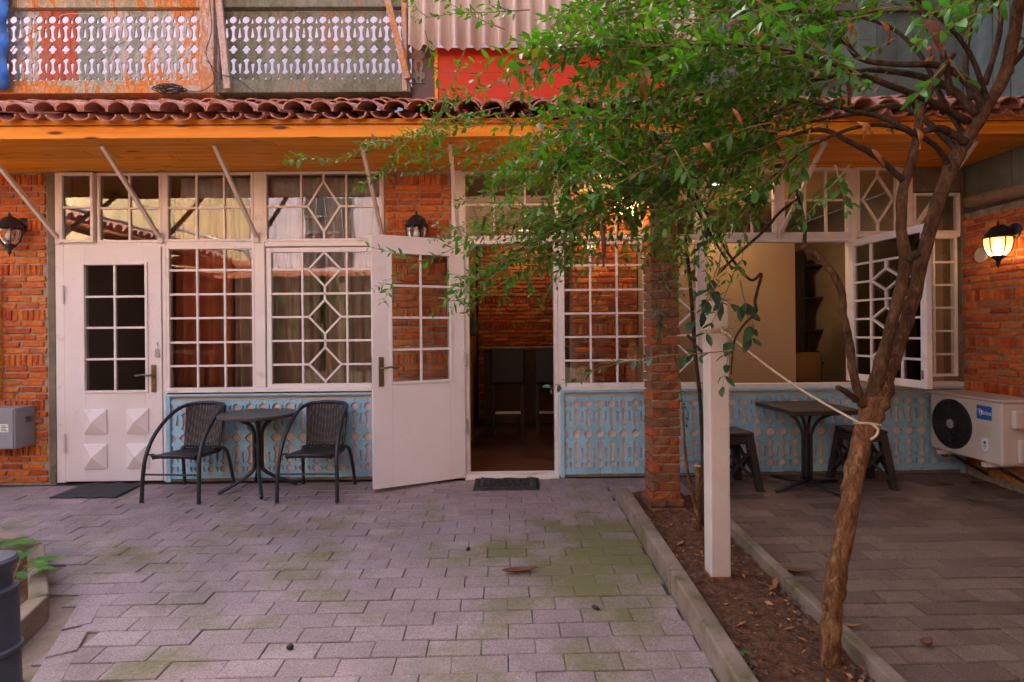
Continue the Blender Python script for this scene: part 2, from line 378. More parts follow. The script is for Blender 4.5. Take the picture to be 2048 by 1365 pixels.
def leaf_mat(name, cols, tl=.30, rough=.38):
    b = NB(name); r = b.rnd(); k = len(cols)
    col = b.ramp(r, [(i/(k-1), c) for i, c in enumerate(cols)])
    n = b.noise(b.pos(), 35, 3); col = b.mix(1.0, col, b.ramp(n, [(.3, .75), (.7, 1.25)]), 'MULTIPLY')
    p = b.bsdf(col, rough, 0, None, .45)
    t = b.node('ShaderNodeBsdfTranslucent'); b.set(t.inputs[0], b.mix(1.0, col, (1.2, 1.6, .5), 'MULTIPLY'))
    mx = b.node('ShaderNodeMixShader'); mx.inputs[0].default_value = tl
    b.t.links.new(p.outputs[0], mx.inputs[1]); b.t.links.new(t.outputs[0], mx.inputs[2]); b.t.links.new(mx.outputs[0], b.out.inputs[0]); return b.m
M['leaf'] = leaf_mat('leaf', [(.050, .135, .010), (.085, .21, .012), (.032, .100, .014), (.12, .27, .018), (.055, .15, .030), (.095, .22, .010), (.035, .11, .030), (.13, .24, .015), (.05, .14, .012), (.20, .17, .02)], .4)
M['leaf_fresh'] = leaf_mat('fresh_leaf', [(.06, .18, .03), (.09, .25, .035), (.05, .15, .03), (.07, .2, .04)], .35)
M['leaf_dull'] = leaf_mat('broad_leaf', [(.045, .10, .055), (.035, .085, .035), (.06, .12, .06), (.03, .075, .03)], .2, .3)
def emit(name, c, s):
    b = NB(name); e = b.node('ShaderNodeEmission'); e.inputs[0].default_value = (*c, 1); e.inputs[1].default_value = s
    b.t.links.new(e.outputs[0], b.out.inputs[0]); return b.m
M['bulb'] = emit('lit_bulb', (1, .58, .20), 1.7)
M['downlight'] = emit('lit_downlight', (1, .80, .55), 1.2)
def lit_glass():
    b = NB('frosted_lamp_glass'); t = b.node('ShaderNodeBsdfTranslucent'); t.inputs[0].default_value = (.95, .85, .7, 1)
    tr = b.node('ShaderNodeBsdfTransparent'); g = b.node('ShaderNodeBsdfGlossy'); g.inputs['Roughness'].default_value = .1
    m1 = b.node('ShaderNodeMixShader'); m1.inputs[0].default_value = .5; m2 = b.node('ShaderNodeMixShader'); m2.inputs[0].default_value = .08
    b.t.links.new(t.outputs[0], m1.inputs[1]); b.t.links.new(tr.outputs[0], m1.inputs[2]); b.t.links.new(m1.outputs[0], m2.inputs[1]); b.t.links.new(g.outputs[0], m2.inputs[2])
    b.t.links.new(m2.outputs[0], b.out.inputs[0]); return b.m
M['lamp_glass'] = lit_glass()
# ================================================================ brick pieces
def chamfer_block(L, T, H, ch=.006, jit=.002, seed=0):
    """a brick lying along x, face towards -y, slightly uneven with worn front edges"""
    R = random.Random(seed); j = lambda k=1: R.uniform(-jit, jit)*k
    x, z = L/2, H/2
    A = [(-x+ch+j(), -T/2+j(), -z+ch+j()), (x-ch+j(), -T/2+j(), -z+ch+j()), (x-ch+j(), -T/2+j(), z-ch+j()), (-x+ch+j(), -T/2+j(), z-ch+j())]
    B = [(-x+j(), -T/2+ch*1.2, -z+j()), (x+j(), -T/2+ch*1.2, -z+j()), (x+j(), -T/2+ch*1.2, z+j()), (-x+j(), -T/2+ch*1.2, z+j())]
    C = [(-x, T/2, -z), (x, T/2, -z), (x, T/2, z), (-x, T/2, z)]
    mid = [(0+j(3), -T/2+j(1.5), -z+ch*.6+j()), (0+j(3), -T/2+j(1.5), z-ch*.6+j())]
    vs = A+B+C+mid
    fs = [(0, 12, 13, 3), (12, 1, 2, 13), (0, 4, 5, 1, 12), (1, 5, 6, 2), (2, 6, 7, 3, 13), (3, 7, 4, 0), (4, 8, 9, 5), (5, 9, 10, 6), (6, 10, 11, 7), (7, 11, 8, 4)]
    me = bpy.data.meshes.new('brick'); me.from_pydata(vs, [], fs); me.update(); return me
STR = [chamfer_block(.178, .06, .039, .005, .0035, s) for s in range(7)]
STR_S = [chamfer_block(.085, .06, .039, .005, .003, 20+s) for s in range(4)]
SOL = [chamfer_block(.036, .06, .084, .005, .003, 40+s) for s in range(6)]
def brick_field(parent, O, U, N, W, z0, z1, zs, meshes, mat, limit=300, proud=.014, holes=(), scl=1.0, pitch=.378):
    """courses of stretchers with a soldier course every 'pitch'; zs = height of one soldier course centre"""
    O = Vector(O); U = Vector(U).normalized(); N = Vector(N).normalized(); R = random.Random(int(W*1000)+int(z1*100))
    st, ss, so = meshes; items = []
    Mr = Matrix((U, -N, Vector((0, 0, 1)))).transposed().to_4x4()
    def put(me, u, z, sx=1, ln=.1):
        p = O+U*u; p.z = z
        p = p + N*(proud-.03+R.uniform(-.005, .004))
        for h in holes:
            if h[0] < u < h[1] and h[2] < z < h[3]: return
        items.append((me, Matrix.Translation(p) @ Mr @ Matrix.Rotation(R.uniform(-.012, .012), 4, 'Y') @ Matrix.Diagonal((sx*scl, 1, scl, 1)), ln))
    rows = []; k0 = int((z0-zs)/pitch)-2
    for k in range(k0, k0+int((z1-z0)/pitch)+5):
        zc = zs+k*pitch; rows.append((zc, 1))
        sp = (pitch-.094)/5
        for i in range(5): rows.append((zc+.047+sp*(i+.5), 0))
    for zc, kind in rows:
        if zc < z0+.015 or zc > z1-.015: continue
        if kind == 1:
            if zc > z1-.04 or zc < z0+.04: continue
            u = .012+R.uniform(0, .02)
            while u < W-.02:
                if u+.036 <= W: put(R.choice(so), u+.018, zc, R.uniform(.9, 1.1), .06)
                u += .046*R.uniform(.96, 1.06)
        else:
            u = -R.uniform(0, .17)
            while u < W-.02:
                L = .178*R.uniform(.9, 1.08); a, e = max(u, .006), min(u+L, W-.006)
                if e-a > .11: put(R.choice(st), (a+e)/2, zc+R.uniform(-.003, .003), (e-a)/.178, .1)
                elif e-a > .03: put(R.choice(ss), (a+e)/2, zc+R.uniform(-.003, .003), (e-a)/.085, .06)
                u += L+.013*R.uniform(.8, 1.4)
    pieces('brick', items, mat, parent, limit)
BM = (STR, STR_S, SOL)
# ================================================================ ground of the yard
g = MB()
def gq(x0, x1, y0, y1, dz): g.add([(x0, y0, gz(y0)+dz), (x1, y0, gz(y0)+dz), (x1, y1, gz(y1)+dz), (x0, y1, gz(y1)+dz)], [(0, 1, 2, 3)])
gq(-40, 40, -40, .02, -.016)
tag(g.build('ground', M['joint']), kind='structure')
def paver_mesh(seed, L=.2252, Wd=.1104, H=.03):
    R = random.Random(seed); c = .0035; j = lambda: R.uniform(-.0014, .0014); x, y = L/2, Wd/2; z = H
    A = [(-x+c, -y+c, z+j()), (x-c, -y+c, z+j()), (x-c, y-c, z+j()), (-x+c, y-c, z+j())]
    B = [(-x+j(), -y+j(), z-c), (x+j(), -y+j(), z-c), (x+j(), y+j(), z-c), (-x+j(), y+j(), z-c)]
    C = [(-x, -y, 0), (x, -y, 0), (x, y, 0), (-x, y, 0)]
    fs = [(0, 1, 2, 3)]+[(i+4, (i+1) % 4+4, (i+1) % 4, i) for i in range(4)]+[(i+8, (i+1) % 4+8, (i+1) % 4+4, i+4) for i in range(4)]
    me = bpy.data.meshes.new('paver'); me.from_pydata(A+B+C, [], fs); me.update(); return me
PAV = [paver_mesh(s) for s in range(8)]
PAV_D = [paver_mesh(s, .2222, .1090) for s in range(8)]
TILT = Matrix.Rotation(math.atan(SL), 4, 'X')
ROWANG = .010
def lay(parent, x0, x1, y0, y1, meshes, mat, keep=None):
    R = random.Random(3); items = []; pw, pl = .1135, .227; n0 = int((y0)/pw)-1
    for k in range(n0, 2):
        yr = k*pw; off = (.5*pl if k % 2 else 0)+R.uniform(-.012, .012)
        i = int((x0-off)/pl)-2
        while True:
            xa = off+i*pl; i += 1
            if xa > x1: break
            a, e = max(xa, x0), min(xa+pl, x1)
            if e-a < .03: continue
            xc = (a+e)/2; yc = yr+xc*ROWANG
            if yc < y0 or yc+.045 > y1: continue
            if keep and not keep(xc, yc): continue
            M4 = Matrix.Translation((xc, yc, gz(yc)-.03+R.uniform(-.0025, .0025))) @ TILT @ Matrix.Rotation(ROWANG+R.uniform(-.006, .006), 4, 'Z') @ Matrix.Rotation(R.uniform(-.006, .006), 4, 'X') @ Matrix.Diagonal(((e-a)/pl, 1, 1, 1))
            items.append((R.choice(meshes), M4, .2))
    pieces('paver', items, mat, parent, 300)
yard = thing('courtyard_paving', 'lilac grey concrete pavers of the open yard, mossy near the planter kerb', None, (0, -1.5, gz(-1.5)), kind='structure')
# the hexagonal bed at the lower left
k1, k2, k3, k4 = PG(-150, 1040), PG(72, 1128), PG(78, 1240), PG(-160, 1480)
def left_of_bed(x, y):       # true where the pavers lie, outside the bed and its border strip
    if y < -1.2 and x < -1.9:
        a, b = PG(165, 1195), PG(98, 1375)
        s = (b.x-a.x)*(y-a.y)-(b.y-a.y)*(x-a.x)
        if y < a.y and s < 0.02: return False
        if x < k2.x+.12 and y < k2.y+.3 and (x-k1.x)*(k2.y-k1.y)-(y-k1.y)*(k2.x-k1.x) > -.02 and y > k3.y-2: return False
    return True
lay(yard, -5.6, .803, -4.6, -.004, PAV, M['paver'], left_of_bed)
# border strip and mortar apron beside the bed
ap = MB(); ap.add([(x, y, gz(y)-.0115) for x, y in ((-3.6, -3.3), (-1.7, -3.3), (-1.7, -1.1), (-3.6, -1.1))], [(0, 1, 2, 3)]); a, b_, c, d = PG(165, 1195), PG(88, 1400), PG(-100, 1560), PG(70, 1150)
ap.add([Vector((p.x, p.y, gz(p.y)-.010)) for p in (d, k3-Vector((.02, 0, 0)), c, b_, a)], [(0, 1, 2, 3, 4)])
ap.build('mortar_apron', M['kerb'], yard)
sa, sb = PG(150, 1212), PG(52, 1375); dirv = (sb-sa); dirv.z = 0; dirv.normalize(); nrm = Vector((-dirv.y, dirv.x, 0))
if nrm.x < 0: nrm = -nrm
ang = math.atan2(dirv.y, dirv.x)
for i in range(7):
    p = Vector((sa.x, sa.y, 0))+dirv*(.115+i*.23)+nrm*.06; p.z = gz(p.y)-.028
    o = link('paver', PAV[i % 8], M['paver'], yard, p); o.rotation_euler = (math.atan(SL), 0, ang)
terr = thing('terrace_paving', 'stained concrete pavers of the terrace right of the planter, darkened brown for its shade', None, (2.6, -1.5, gz(-1.5)), kind='structure')
lay(terr, 1.415, 3.88, -4.6, -.004, PAV_D, M['paver_shaded'])
head = thing('planter_head_paving', 'pavers between the brick pillar and the house front', None, (1.1, -.3, 0), kind='structure')
lay(head, .806, 1.412, -.66, -.004, PAV, M['paver'])
# ================================================================ planter with kerbs
def kerb_run(name, pts, w, h, label, group, mat=M['kerb'], down=.1, pieces_n=1):
    t = thing(name, label, 'kerb', pts[0], group)
    for a, b in zip(pts, pts[1:]):
        L = (b-a).length; n = max(1, round(L/1.0)); tt = (b-a)/n
        for i in range(n):
            p = a+tt*i; q = p+tt*.992; s = Vector((-(q-p).y, (q-p).x, 0)).normalized()*(w/2); c = Vector((0, 0, .006))
            lo = [Vector((v.x, v.y, v.z-down)) for v in (p-s, q-s, q+s, p+s)]
            hi = [Vector((v.x, v.y, v.z+h)) for v in (p-s, q-s, q+s, p+s)]
            MB().hexa(lo if (q-p).cross(s).z > 0 else lo[::-1], hi if (q-p).cross(s).z > 0 else hi[::-1]).build('kerb_stone', mat, t, bevel=.008)
    return t
def gp(x, y): return Vector((x, y, gz(y)))
kerb_run('planter_kerb', [gp(.845, -.66), gp(.845, -1.95), gp(.83, -3.2), gp(.83, -4.4)], .075, .11, 'mossy concrete kerb on the left side of the planting bed with the tree', 'planter kerbs')
kerb_run('planter_kerb', [gp(1.385, -1.0), gp(1.385, -2.0), gp(1.385, -3.0), gp(1.385, -4.4)], .055, .085, 'thin concrete kerb between the planting bed and the dark terrace', 'planter kerbs')
R = random.Random(5); sb_ = MB(); nx, ny = 12, 70; vs = []
for j in range(ny+1):
    for i in range(nx+1):
        x = .86+(1.37-.86)*i/nx; y = -.55-(3.9)*j/ny
        vs.append((x, y, gz(y)+.015+.03*math.sin(math.pi*i/nx)+R.uniform(-.014, .016)))
sb_.add(vs, [(j*(nx+1)+i, j*(nx+1)+i+1, (j+1)*(nx+1)+i+1, (j+1)*(nx+1)+i)[::-1] for j in range(ny) for i in range(nx)])
tag(sb_.build('planting_soil', M['soil'], smooth=True), kind='structure')
cl = MB()
for i in range(1500):
    x = R.uniform(.9, 1.35); y = R.uniform(-3.2, -.9); s = R.uniform(.003, .010)*(2.3 if R.random() < .07 else 1); z = gz(y)+.03
    ring = []
    for (dx, dy, dz) in ((1, 0, 0), (-1, 0, 0), (0, 1, 0), (0, -1, 0), (0, 0, 1), (0, 0, -1)):
        ring.append((x+dx*s*R.uniform(.6, 1.4), y+dy*s*R.uniform(.6, 1.4), z+dz*s*R.uniform(.5, 1)))
    cl.add(ring, [(0, 2, 4), (2, 1, 4), (1, 3, 4), (3, 0, 4), (2, 0, 5), (1, 2, 5), (3, 1, 5), (0, 3, 5)])
tag(cl.build('soil_crumbs', simple('soil_crumb', (.14, .08, .055), .9, .6, 60)), 'small crumbs and chips of soil scattered over the planting bed', 'soil', kind='stuff')
ch = MB()
for i in range(260):
    x = R.uniform(.9, 1.35); y = R.uniform(-3.1, -1.0); z = gz(y)+.045; a = R.uniform(0, 6.28); L = R.uniform(.008, .020)*(2.2 if R.random() < .12 else 1); wv = L*R.uniform(.2, .45)
    u = Vector((math.cos(a), math.sin(a), R.uniform(-.3, .3))); v = Vector((-math.sin(a), math.cos(a), R.uniform(-.4, .4)))
    c = Vector((x, y, z)); ch.add([c-u*L, c-v*wv+Vector((0, 0, .004)), c+u*L, c+v*wv], [(0, 1, 2), (0, 2, 3)])
tag(ch.build('leaf_litter', M['dry']), 'dry orange leaf scraps strewn over the soil of the planting bed', 'leaf litter', kind='stuff')
# ================================================================ brick walls of the ground floor
def wall_core(name, label, x0, x1, y0, y1, z0, z1, mat=M['mortar']):
    t = thing(name, label, 'wall', ((x0+x1)/2, y0, z0)); MB().box(x0, x1, y0, y1, z0, z1).build('mortar_core', mat, t); return t
SOF = 2.60                                        # height of the canopy soffit at the house
XL0, XL1 = FX(-260), FX(98)
wl = wall_core('brick_wall', 'orange brick wall with soldier courses at the left edge, carrying a grey meter box', XL0, XL1, 0, .24, -.05, SOF+.02)
brick_field(wl, (XL0, 0, 0), (1, 0, 0), (0, -1, 0), XL1-XL0-.01, 0, SOF, FZ(631, 50), BM, M['brick'], 290)
XM0, XM1 = FX(771), FX(905)
wm = wall_core('brick_wall', 'orange brick pier with soldier courses behind the open white door', XM0, XM1, 0, .24, -.05, SOF+.02)
brick_field(wm, (XM0, 0, 0), (1, 0, 0), (0, -1, 0), XM1-XM0, 0, SOF, FZ(629, 840), BM, M['brick'], 290)
XR = 3.905                                        # the side wall on the right runs forward along x = XR
wr = wall_core('brick_wall', 'brick side wall on the right with lit lantern, round vent and air conditioner', XR, XR+.25, -6.5, 0, -.3, 2.20)
brick_field(wr, (XR, 0, 0), (0, -1, 0), (-1, 0, 0), 2.2, -.02, 2.16, PX(2000, 684.6, XR).z, BM, M['brick'], 290)
pl_ = thing('plank_wall', 'weathered green grey vertical planks above the brick side wall at right', 'wall', (XR, -1, 2.2))
for i in range(45):
    y = .30-i*.15; wv = .146
    MB().box(XR+.003+.006*(i % 3), XR+.06, y-wv, y, 2.205, 6.4).build('plank', M['green_board'], pl_)
MB().box(XR+.061, XR+.25, -6.5, .5, 2.205, 6.4).build('backing', M['wood_dark'], pl_)
for nm, lb, xa, xb in (('concrete_post', 'narrow grey concrete post between left brick wall and white door frame', FX(98)+.002, FX(113)-.002), ('concrete_post', 'narrow concrete post in the corner between right window and brick side wall', FX(1922)+.003, XR-.003)):
    tag(MB().box(xa, xb, -.012, .2, -.03, SOF+.015).build(nm, M['concrete'], bevel=.006), lb, 'post', 'concrete posts of the house front')
# ================================================================ windows, fixed frames
YF = -.018          # front face of the white joinery
def rect_mb(x0, x1, z0, z1, fw, y0, y1):
    mb = MB(); mb.box(x0, x0+fw, y0, y1, z0, z1); mb.box(x1-fw, x1, y0, y1, z0, z1)
    mb.box(x0+fw, x1-fw, y0, y1, z1-fw, z1); mb.box(x0+fw, x1-fw, y0, y1, z0, z0+fw); return mb
def glazing(t, x0, x1, z0, z1, cols, rows, dia, y0, bar=.017, gl=None, wm=None, tf=None):
    """bars and panes in the opening x0..x1, z0..z1. dia: (index of centre column, hw, [(zc, hh)..]); tf maps local meshes (sash)"""
    gl = gl or M['glass']; wm = wm or M['white']; h = bar/2
    ya, yb = y0, y0+.028; yg = y0+.012
    def mk(mb, name, mat, bev=0):
        if tf: mb.xf(tf)
        mb.build(name, mat, t, bevel=bev)
    def pane(poly): mk(MB().prism(poly, yg, yg+.004), 'pane', gl)
    def rpane(a, b, c, d): pane([(a, c), (b, c), (b, d), (a, d)])
    xs = [x0]+list(cols)+[x1]; zs = sorted([z0]+list(rows)+[z1])
    for c in cols: mk(MB().box(c-h, c+h, ya, yb, z0, z1), 'muntin', wm, .003)
    dcol = dia[0] if dia else -1; dz = [d[0] for d in dia[2]] if dia else []
    for i in range(len(xs)-1):
        a = xs[i]+(h if i else 0); b = xs[i+1]-(h if i < len(xs)-2 else 0)
        if i != dcol:
            for z in zs[1:-1]: mk(MB().box(a, b, ya+.002, yb-.002, z-h, z+h), 'muntin', wm)
            for zz0, zz1 in zip(zs, zs[1:]): rpane(a, b, zz0, zz1)
        else:
            cx = (xs[i]+xs[i+1])/2; hw = dia[1]
            cont = [z for z in zs if not any(abs(z-q) < .02 for q in dz)]
            for z in cont[1:-1]: mk(MB().box(a, b, ya+.002, yb-.002, z-h, z+h), 'muntin', wm)
            for zb, zt in zip(cont, cont[1:]):
                ds = [d for d in dia[2] if zb < d[0] < zt]
                if not ds: rpane(a, b, zb, zt); continue
                zc, hh = ds[0]
                pts = [(cx, zc-hh), (cx+hw, zc), (cx, zc+hh), (cx-hw, zc)]
                for p, q in zip(pts, pts[1:]+pts[:1]):
                    mk(MB().bar((p[0], (ya+yb)/2-.001, p[1]), (q[0], (ya+yb)/2-.001, q[1]), yb-ya-.006, bar*.9, up=(q[1]-p[1], 0, -(q[0]-p[0])) ), 'muntin', wm)
                if cx-hw-a > .01:
                    mk(MB().box(a, cx-hw-.004, ya+.002, yb-.002, zc-h, zc+h), 'muntin', wm); mk(MB().box(cx+hw+.004, b, ya+.002, yb-.002, zc-h, zc+h), 'muntin', wm)
                if zt-zc-hh > .012: mk(MB().box(cx-h, cx+h, ya+.002, yb-.002, zc+hh+.004, zt), 'muntin', wm)
                if zc-hh-zb > .012: mk(MB().box(cx-h, cx+h, ya+.002, yb-.002, zb, zc-hh-.004), 'muntin', wm)
                pane(pts)
                pane([(a, zc), (cx-hw, zc), (cx, zc+hh), (cx, zt), (a, zt)]); pane([(b, zc), (b, zt), (cx, zt), (cx, zc+hh), (cx+hw, zc)])
                pane([(a, zb), (cx, zb), (cx, zc-hh), (cx-hw, zc), (a, zc)]); pane([(cx, zb), (b, zb), (b, zc), (cx+hw, zc), (cx, zc-hh)])
def window(label, px0, px1, py0, py1, cols, rows, dia=None, fw=.022, y=YF, group='windows of the house front', name='window'):
    """opening given by photo pixels of its glass; measured once, built at its true size on the wall"""
    pc = (px0+px1)/2; x0, x1 = FX(px0), FX(px1); z1, z0 = FZ(py0, pc), FZ(py1, pc)
    t = thing(name, label, 'window', ((x0+x1)/2, y, z0), group)
    rect_mb(x0-fw, x1+fw, z0-fw, z1+fw, fw, y, y+.055).build('frame', M['white'], t, bevel=.004)
    cs = [FX(c) for c in cols]; rs = [FZ(r, pc) for r in rows]
    dd = None
    if dia: dd = (dia[0], dia[1]/236.3, [(FZ(zc, pc), hh/236.3) for zc, hh in dia[2]])
    glazing(t, x0, x1, z0, z1, cs, rs, dd, y+.008); return t
window('small projecting top sash above the closed left door', 135, 190, 354, 481, [], [417], y=YF-.03, fw=.024)
window('two by two top light above the closed left door', 204, 322, 352, 481, [262], [417])
window('six pane top light over the window with rust curtains', 340, 505, 351, 479, [396, 451], [416])
window('top light with one tall diamond, left of the brick pier', 537, 762, 349, 478, [605, 695], [413.5], (1, 32, [(413.5, 50)]))
window('six by three grid window with rust curtains beside the closed door', 341, 506, 499, 777, [396, 451], [541, 589, 636.5, 685, 732])
window('window with three diamonds and taupe curtains behind the open door', 545, 757, 505, 767, [606, 695], [539, 587.5, 634, 681.5, 729], (1, 32, [(539, 34), (634, 34), (729, 34)]), fw=.04)
window('plain six pane top light over the open doorway', 933, 1110, 349, 473, [990, 1052], [410])
window('six pane top light over the grid window right of the doorway', 1130, 1288, 347, 472, [1181, 1234], [409])
window('grid window with brick wall behind it, right of the doorway', 1129, 1287, 489, 766, [1181, 1234], [531, 580, 627, 674, 721])
window('narrow diamond top light mostly hidden behind the brick pillar', 1307, 1392, 345, 470, [], [407], (0, 30, [(407, 48)]))
window('narrow window with diamonds half hidden behind the brick pillar', 1307, 1392, 489, 765, [], [530, 578, 624, 671, 718], (0, 36, [(530, 33), (624, 33), (718, 33)]))
window('six pane top light over the left half of the open window', 1418, 1549, 341, 466, [1465, 1506], [402])
window('six pane top light over the right half of the open window', 1570, 1696, 340, 465, [1612, 1654], [401])
window('top light with one tall diamond behind the forked tree stems', 1720, 1795, 339, 463, [], [399], (0, 31, [(399, 48)]))
window('small low top light in the right corner by the planks', 1832, 1915, 392, 462, [], [])
window('grid window behind the open casement', 1720, 1822, 482, 750, [1771], [526, 571, 616, 662, 708])
window('narrow two column grid window in the right corner', 1848, 1908, 478, 748, [1868], [525, 570.5, 616, 662.5, 709])
# ---------------- white posts and rails of the joinery
jo = thing('timber_framing', 'white painted posts and rails framing the windows of the house front', 'framing', (0, 0, 0))
def jbox(px0, px1, py0, py1, name, y0=YF+.012, y1=.06, ref=None):
    pc = ref or (px0+px1)/2
    return MB().box(FX(px0), FX(px1), y0, y1, FZ(py1, pc), FZ(py0, pc)).build(name, M['white'], jo, bevel=.004)
def jpost(px0, px1, z0, z1, name='post', yy=0): return MB().box(FX(px0), FX(px1), YF+.004-yy, .07, z0, z1).build(name, M['white'], jo, bevel=.004)
ZR0, ZR1, ZT, ZS0, ZS1 = FZ(496, 430), FZ(484, 430), SOF-.003, .745, .785
jpost(114, 131, 0.0, ZT); jpost(327, 335, 0, ZT); jpost(510.5, 531.5, ZS1+.002, ZT); jpost(767, 770.5, ZS1, ZT)
jpost(905.5, 928, 0, ZT, yy=.01); jpost(1115.5, 1124, 0, ZT); jpost(1292.5, 1302, ZS1+.002, ZT); jpost(1397, 1413, ZS1+.002, ZT); jpost(1554.5, 1564.5, FZ(468, 1560), ZT)
jpost(1701, 1714.5, ZS1+.002, ZT); jpost(1800, 1826, ZS1+.002, ZT)
def jrail(px0, px1, z0, z1, name='rail', yy=0): return MB().box(FX(px0), FX(px1), YF+.008-yy, .065, z0, z1).build(name, M['white'], jo, bevel=.004)
for a, b in ((131.2, 326.8), (335.2, 510.3), (531.7, 766.8)):
    jrail(a, b, FZ(494.5, 430)+.0, FZ(484, 430)); jrail(a, b, SOF-.02, SOF-.004)
for a, b in ((928.2, 1115.3), (1124.2, 1292.3), (1302.2, 1396.8), (1413.2, 1554.2), (1564.8, 1700.8), (1714.8, 1799.8)):
    jrail(a, b, 2.008, 2.045); jrail(a, b, SOF-.02, SOF-.004)
jrail(1413.2, 1700.8, 1.975, 2.006, yy=.004)
jrail(335.5, 770, ZS0, ZS1, 'sill', .02); jrail(1124.5, 1922, ZS0-.012, ZS1-.012, 'sill', .02)
jrail(1826.2, 1921, 2.008, 2.05)
MB().box(FX(1826.5), FX(1921.5), -.005, .1, FZ(385, 1870)+.004, ZT).build('dark_header', M['concrete'], jo)
# ---------------- carved blue panels under the windows
def joint_profile(z, spec):
    for kind, zc, a, b in spec:
        d = z-zc
        if kind == 'circle' and abs(d) < a*1.22:
            v = math.sqrt(max(0, a*a-d*d)) if abs(d) < a else 0
            if abs(d) > a*.86: v = max(v, .004*(1-(abs(d)-a*.86)/(a*.36)))
            if b and abs(d) < .008: v = max(v, a+.009*(1-abs(d)/.008))
            return max(0, v)
        if kind == 'cross' and abs(d) < .034:
            e = abs(d); v = .017*math.sqrt(max(0, 1-((e-.016)/.018)**2)) if e > .010 else .016
            if e < .015: v = max(v, .033*math.sqrt(max(0, 1-(e/.015)**2)))
            return v
        if kind == 'dome' and 0 <= d*b < a*1.2:
            dd = abs(d); return max(math.sqrt(max(0, a*a-dd*dd)) if dd < a else 0, .004*(1-max(0, dd-a*.8)/(a*.4)))
        if kind == 'bone' and abs(d) < a:
            t = abs(d)/a
            if t > .74: return .026*(1-(t-.74)/.26)**.8
            return .0105+.0155*(t/.74)**3
    return 0
def slot_profile(z, slots):
    for zc, h, top, wd in slots:
        d = (z-zc)/h
        if abs(d) < 1:
            s = (d+1)/2 if top else (1-d)/2           # wide at one end, pointed at the other
            return wd*(.28+.72*s)*min(1, (1-abs(d))*6)
    return 0
def fret_board(W, H, spec, slots, T=.013, left=True, right=True, n=140):
    """a sawn board: notches on both edges, slots down the middle; edges at local x = -W/2..W/2, bottom at z = 0"""
    zs = sorted(set([0, H]+[H*i/n for i in range(n+1)]))
    rows = [(z, joint_profile(z, spec), slot_profile(z, slots)) for z in zs]
    keep = [rows[0]]
    for i in range(1, len(rows)-1):
        p, q, r_ = rows[i-1], rows[i], rows[i+1]
        if abs(q[1]-p[1])+abs(r_[1]-q[1])+abs(q[2]-p[2])+abs(r_[2]-q[2]) > 1e-6: keep.append(q)
    keep.append(rows[-1]); bm = bmesh.new(); L = []
    for z, e, s in keep:
        xl = -W/2+.0012+(e if left else 0); xr = W/2-.0012-(e if right else 0)
        a = bm.verts.new((xl, 0, z)); b = bm.verts.new((xr, 0, z))
        if s > .0008: c = bm.verts.new((-s, 0, z)); d = bm.verts.new((s, 0, z))
        else: c = d = bm.verts.new((0, 0, z))
        L.append((a, c, d, b))
    for p, q in zip(L, L[1:]):
        for u, v in ((0, 1), (2, 3)):
            vs = [p[u], p[v], q[v], q[u]]
            try: bm.faces.new(vs)
            except ValueError: pass
    ext = bmesh.ops.extrude_face_region(bm, geom=bm.faces[:])
    bmesh.ops.translate(bm, verts=[v for v in ext['geom'] if isinstance(v, bmesh.types.BMVert)], vec=(0, T, 0))
    bmesh.ops.recalc_face_normals(bm, faces=bm.faces[:])
    me = bpy.data.meshes.new('fretwork_board'); bm.to_mesh(me); bm.free(); return me
BW = .1065; BH = .655
def zb(z2): return BH*(1-(z2-495)/(1098-495))       # from the zoomed photo rows to board height
BLUE_SPEC = [('circle', zb(553), .030, 0), ('bone', zb(660), zb(590)-zb(660), 0), ('circle', zb(788), .034, 1), ('bone', zb(917), zb(845)-zb(917), 0), ('circle', zb(1025), .027, 0)]
BLUE_SLOT = [(zb(553), .022, 0, .011), (zb(650), .046, 0, .015), (zb(935), .045, 1, .015), (zb(1025), .022, 1, .011)]
blue_me = fret_board(BW, BH, BLUE_SPEC, BLUE_SLOT); blue_me.materials.append(M['blue'])
def blue_panel(label, xa, xb, phase):
    t = thing('carved_panel', label, 'panel', ((xa+xb)/2, -.03, 0), 'carved blue panels under the windows')
    yb = -.030; zb0 = .028
    MB().box(xa, xb, -.005, .05, .0, ZS0-.014).build('backing_board', M['pink_back'], t)
    mb = MB(); fz = ZS0-.016
    mb.box(xa, xa+.036, yb-.012, -.006, .0, fz)
    mb.build('frame_stile', M['blue'], t, bevel=.004)
    MB().box(xb-.036, xb, yb-.012, -.006, .0, fz).build('frame_stile', M['blue'], t, bevel=.004)
    MB().box(xa+.037, xb-.037, yb-.010, -.006, fz-.022, fz).build('frame_rail', M['blue'], t, bevel=.004)
    MB().box(xa+.037, xb-.037, yb-.024, yb-.011, fz-.012, fz+.004).build('moulding', M['blue'], t, bevel=.004)
    n = int((xb-xa-.072)/BW+.5); wv = (xb-xa-.074)/n
    for i in range(n):
        x = xa+.037+wv*(i+.5)
        o = link('fretwork_board', blue_me, None, t, (x, yb+.003+random.uniform(-.002, .002), zb0+random.uniform(-.003, .003))); o.scale = (wv/BW, 1, 1)
    MB().box(xa+.037, xb-.037, -.024, -.006, .002, .027).build('base_strip', M['concrete'], t)
blue_panel('light blue sawn fretwork panel behind the round table and wicker chairs', FX(335.5), FX(770), 0)
blue_panel('blue sawn fretwork panel between the open doorway and the brick pillar', FX(1118), FX(1299.8), 0)
blue_panel('long blue fretwork panel behind the square table and stools', FX(1300.4), FX(1921.5), 0)
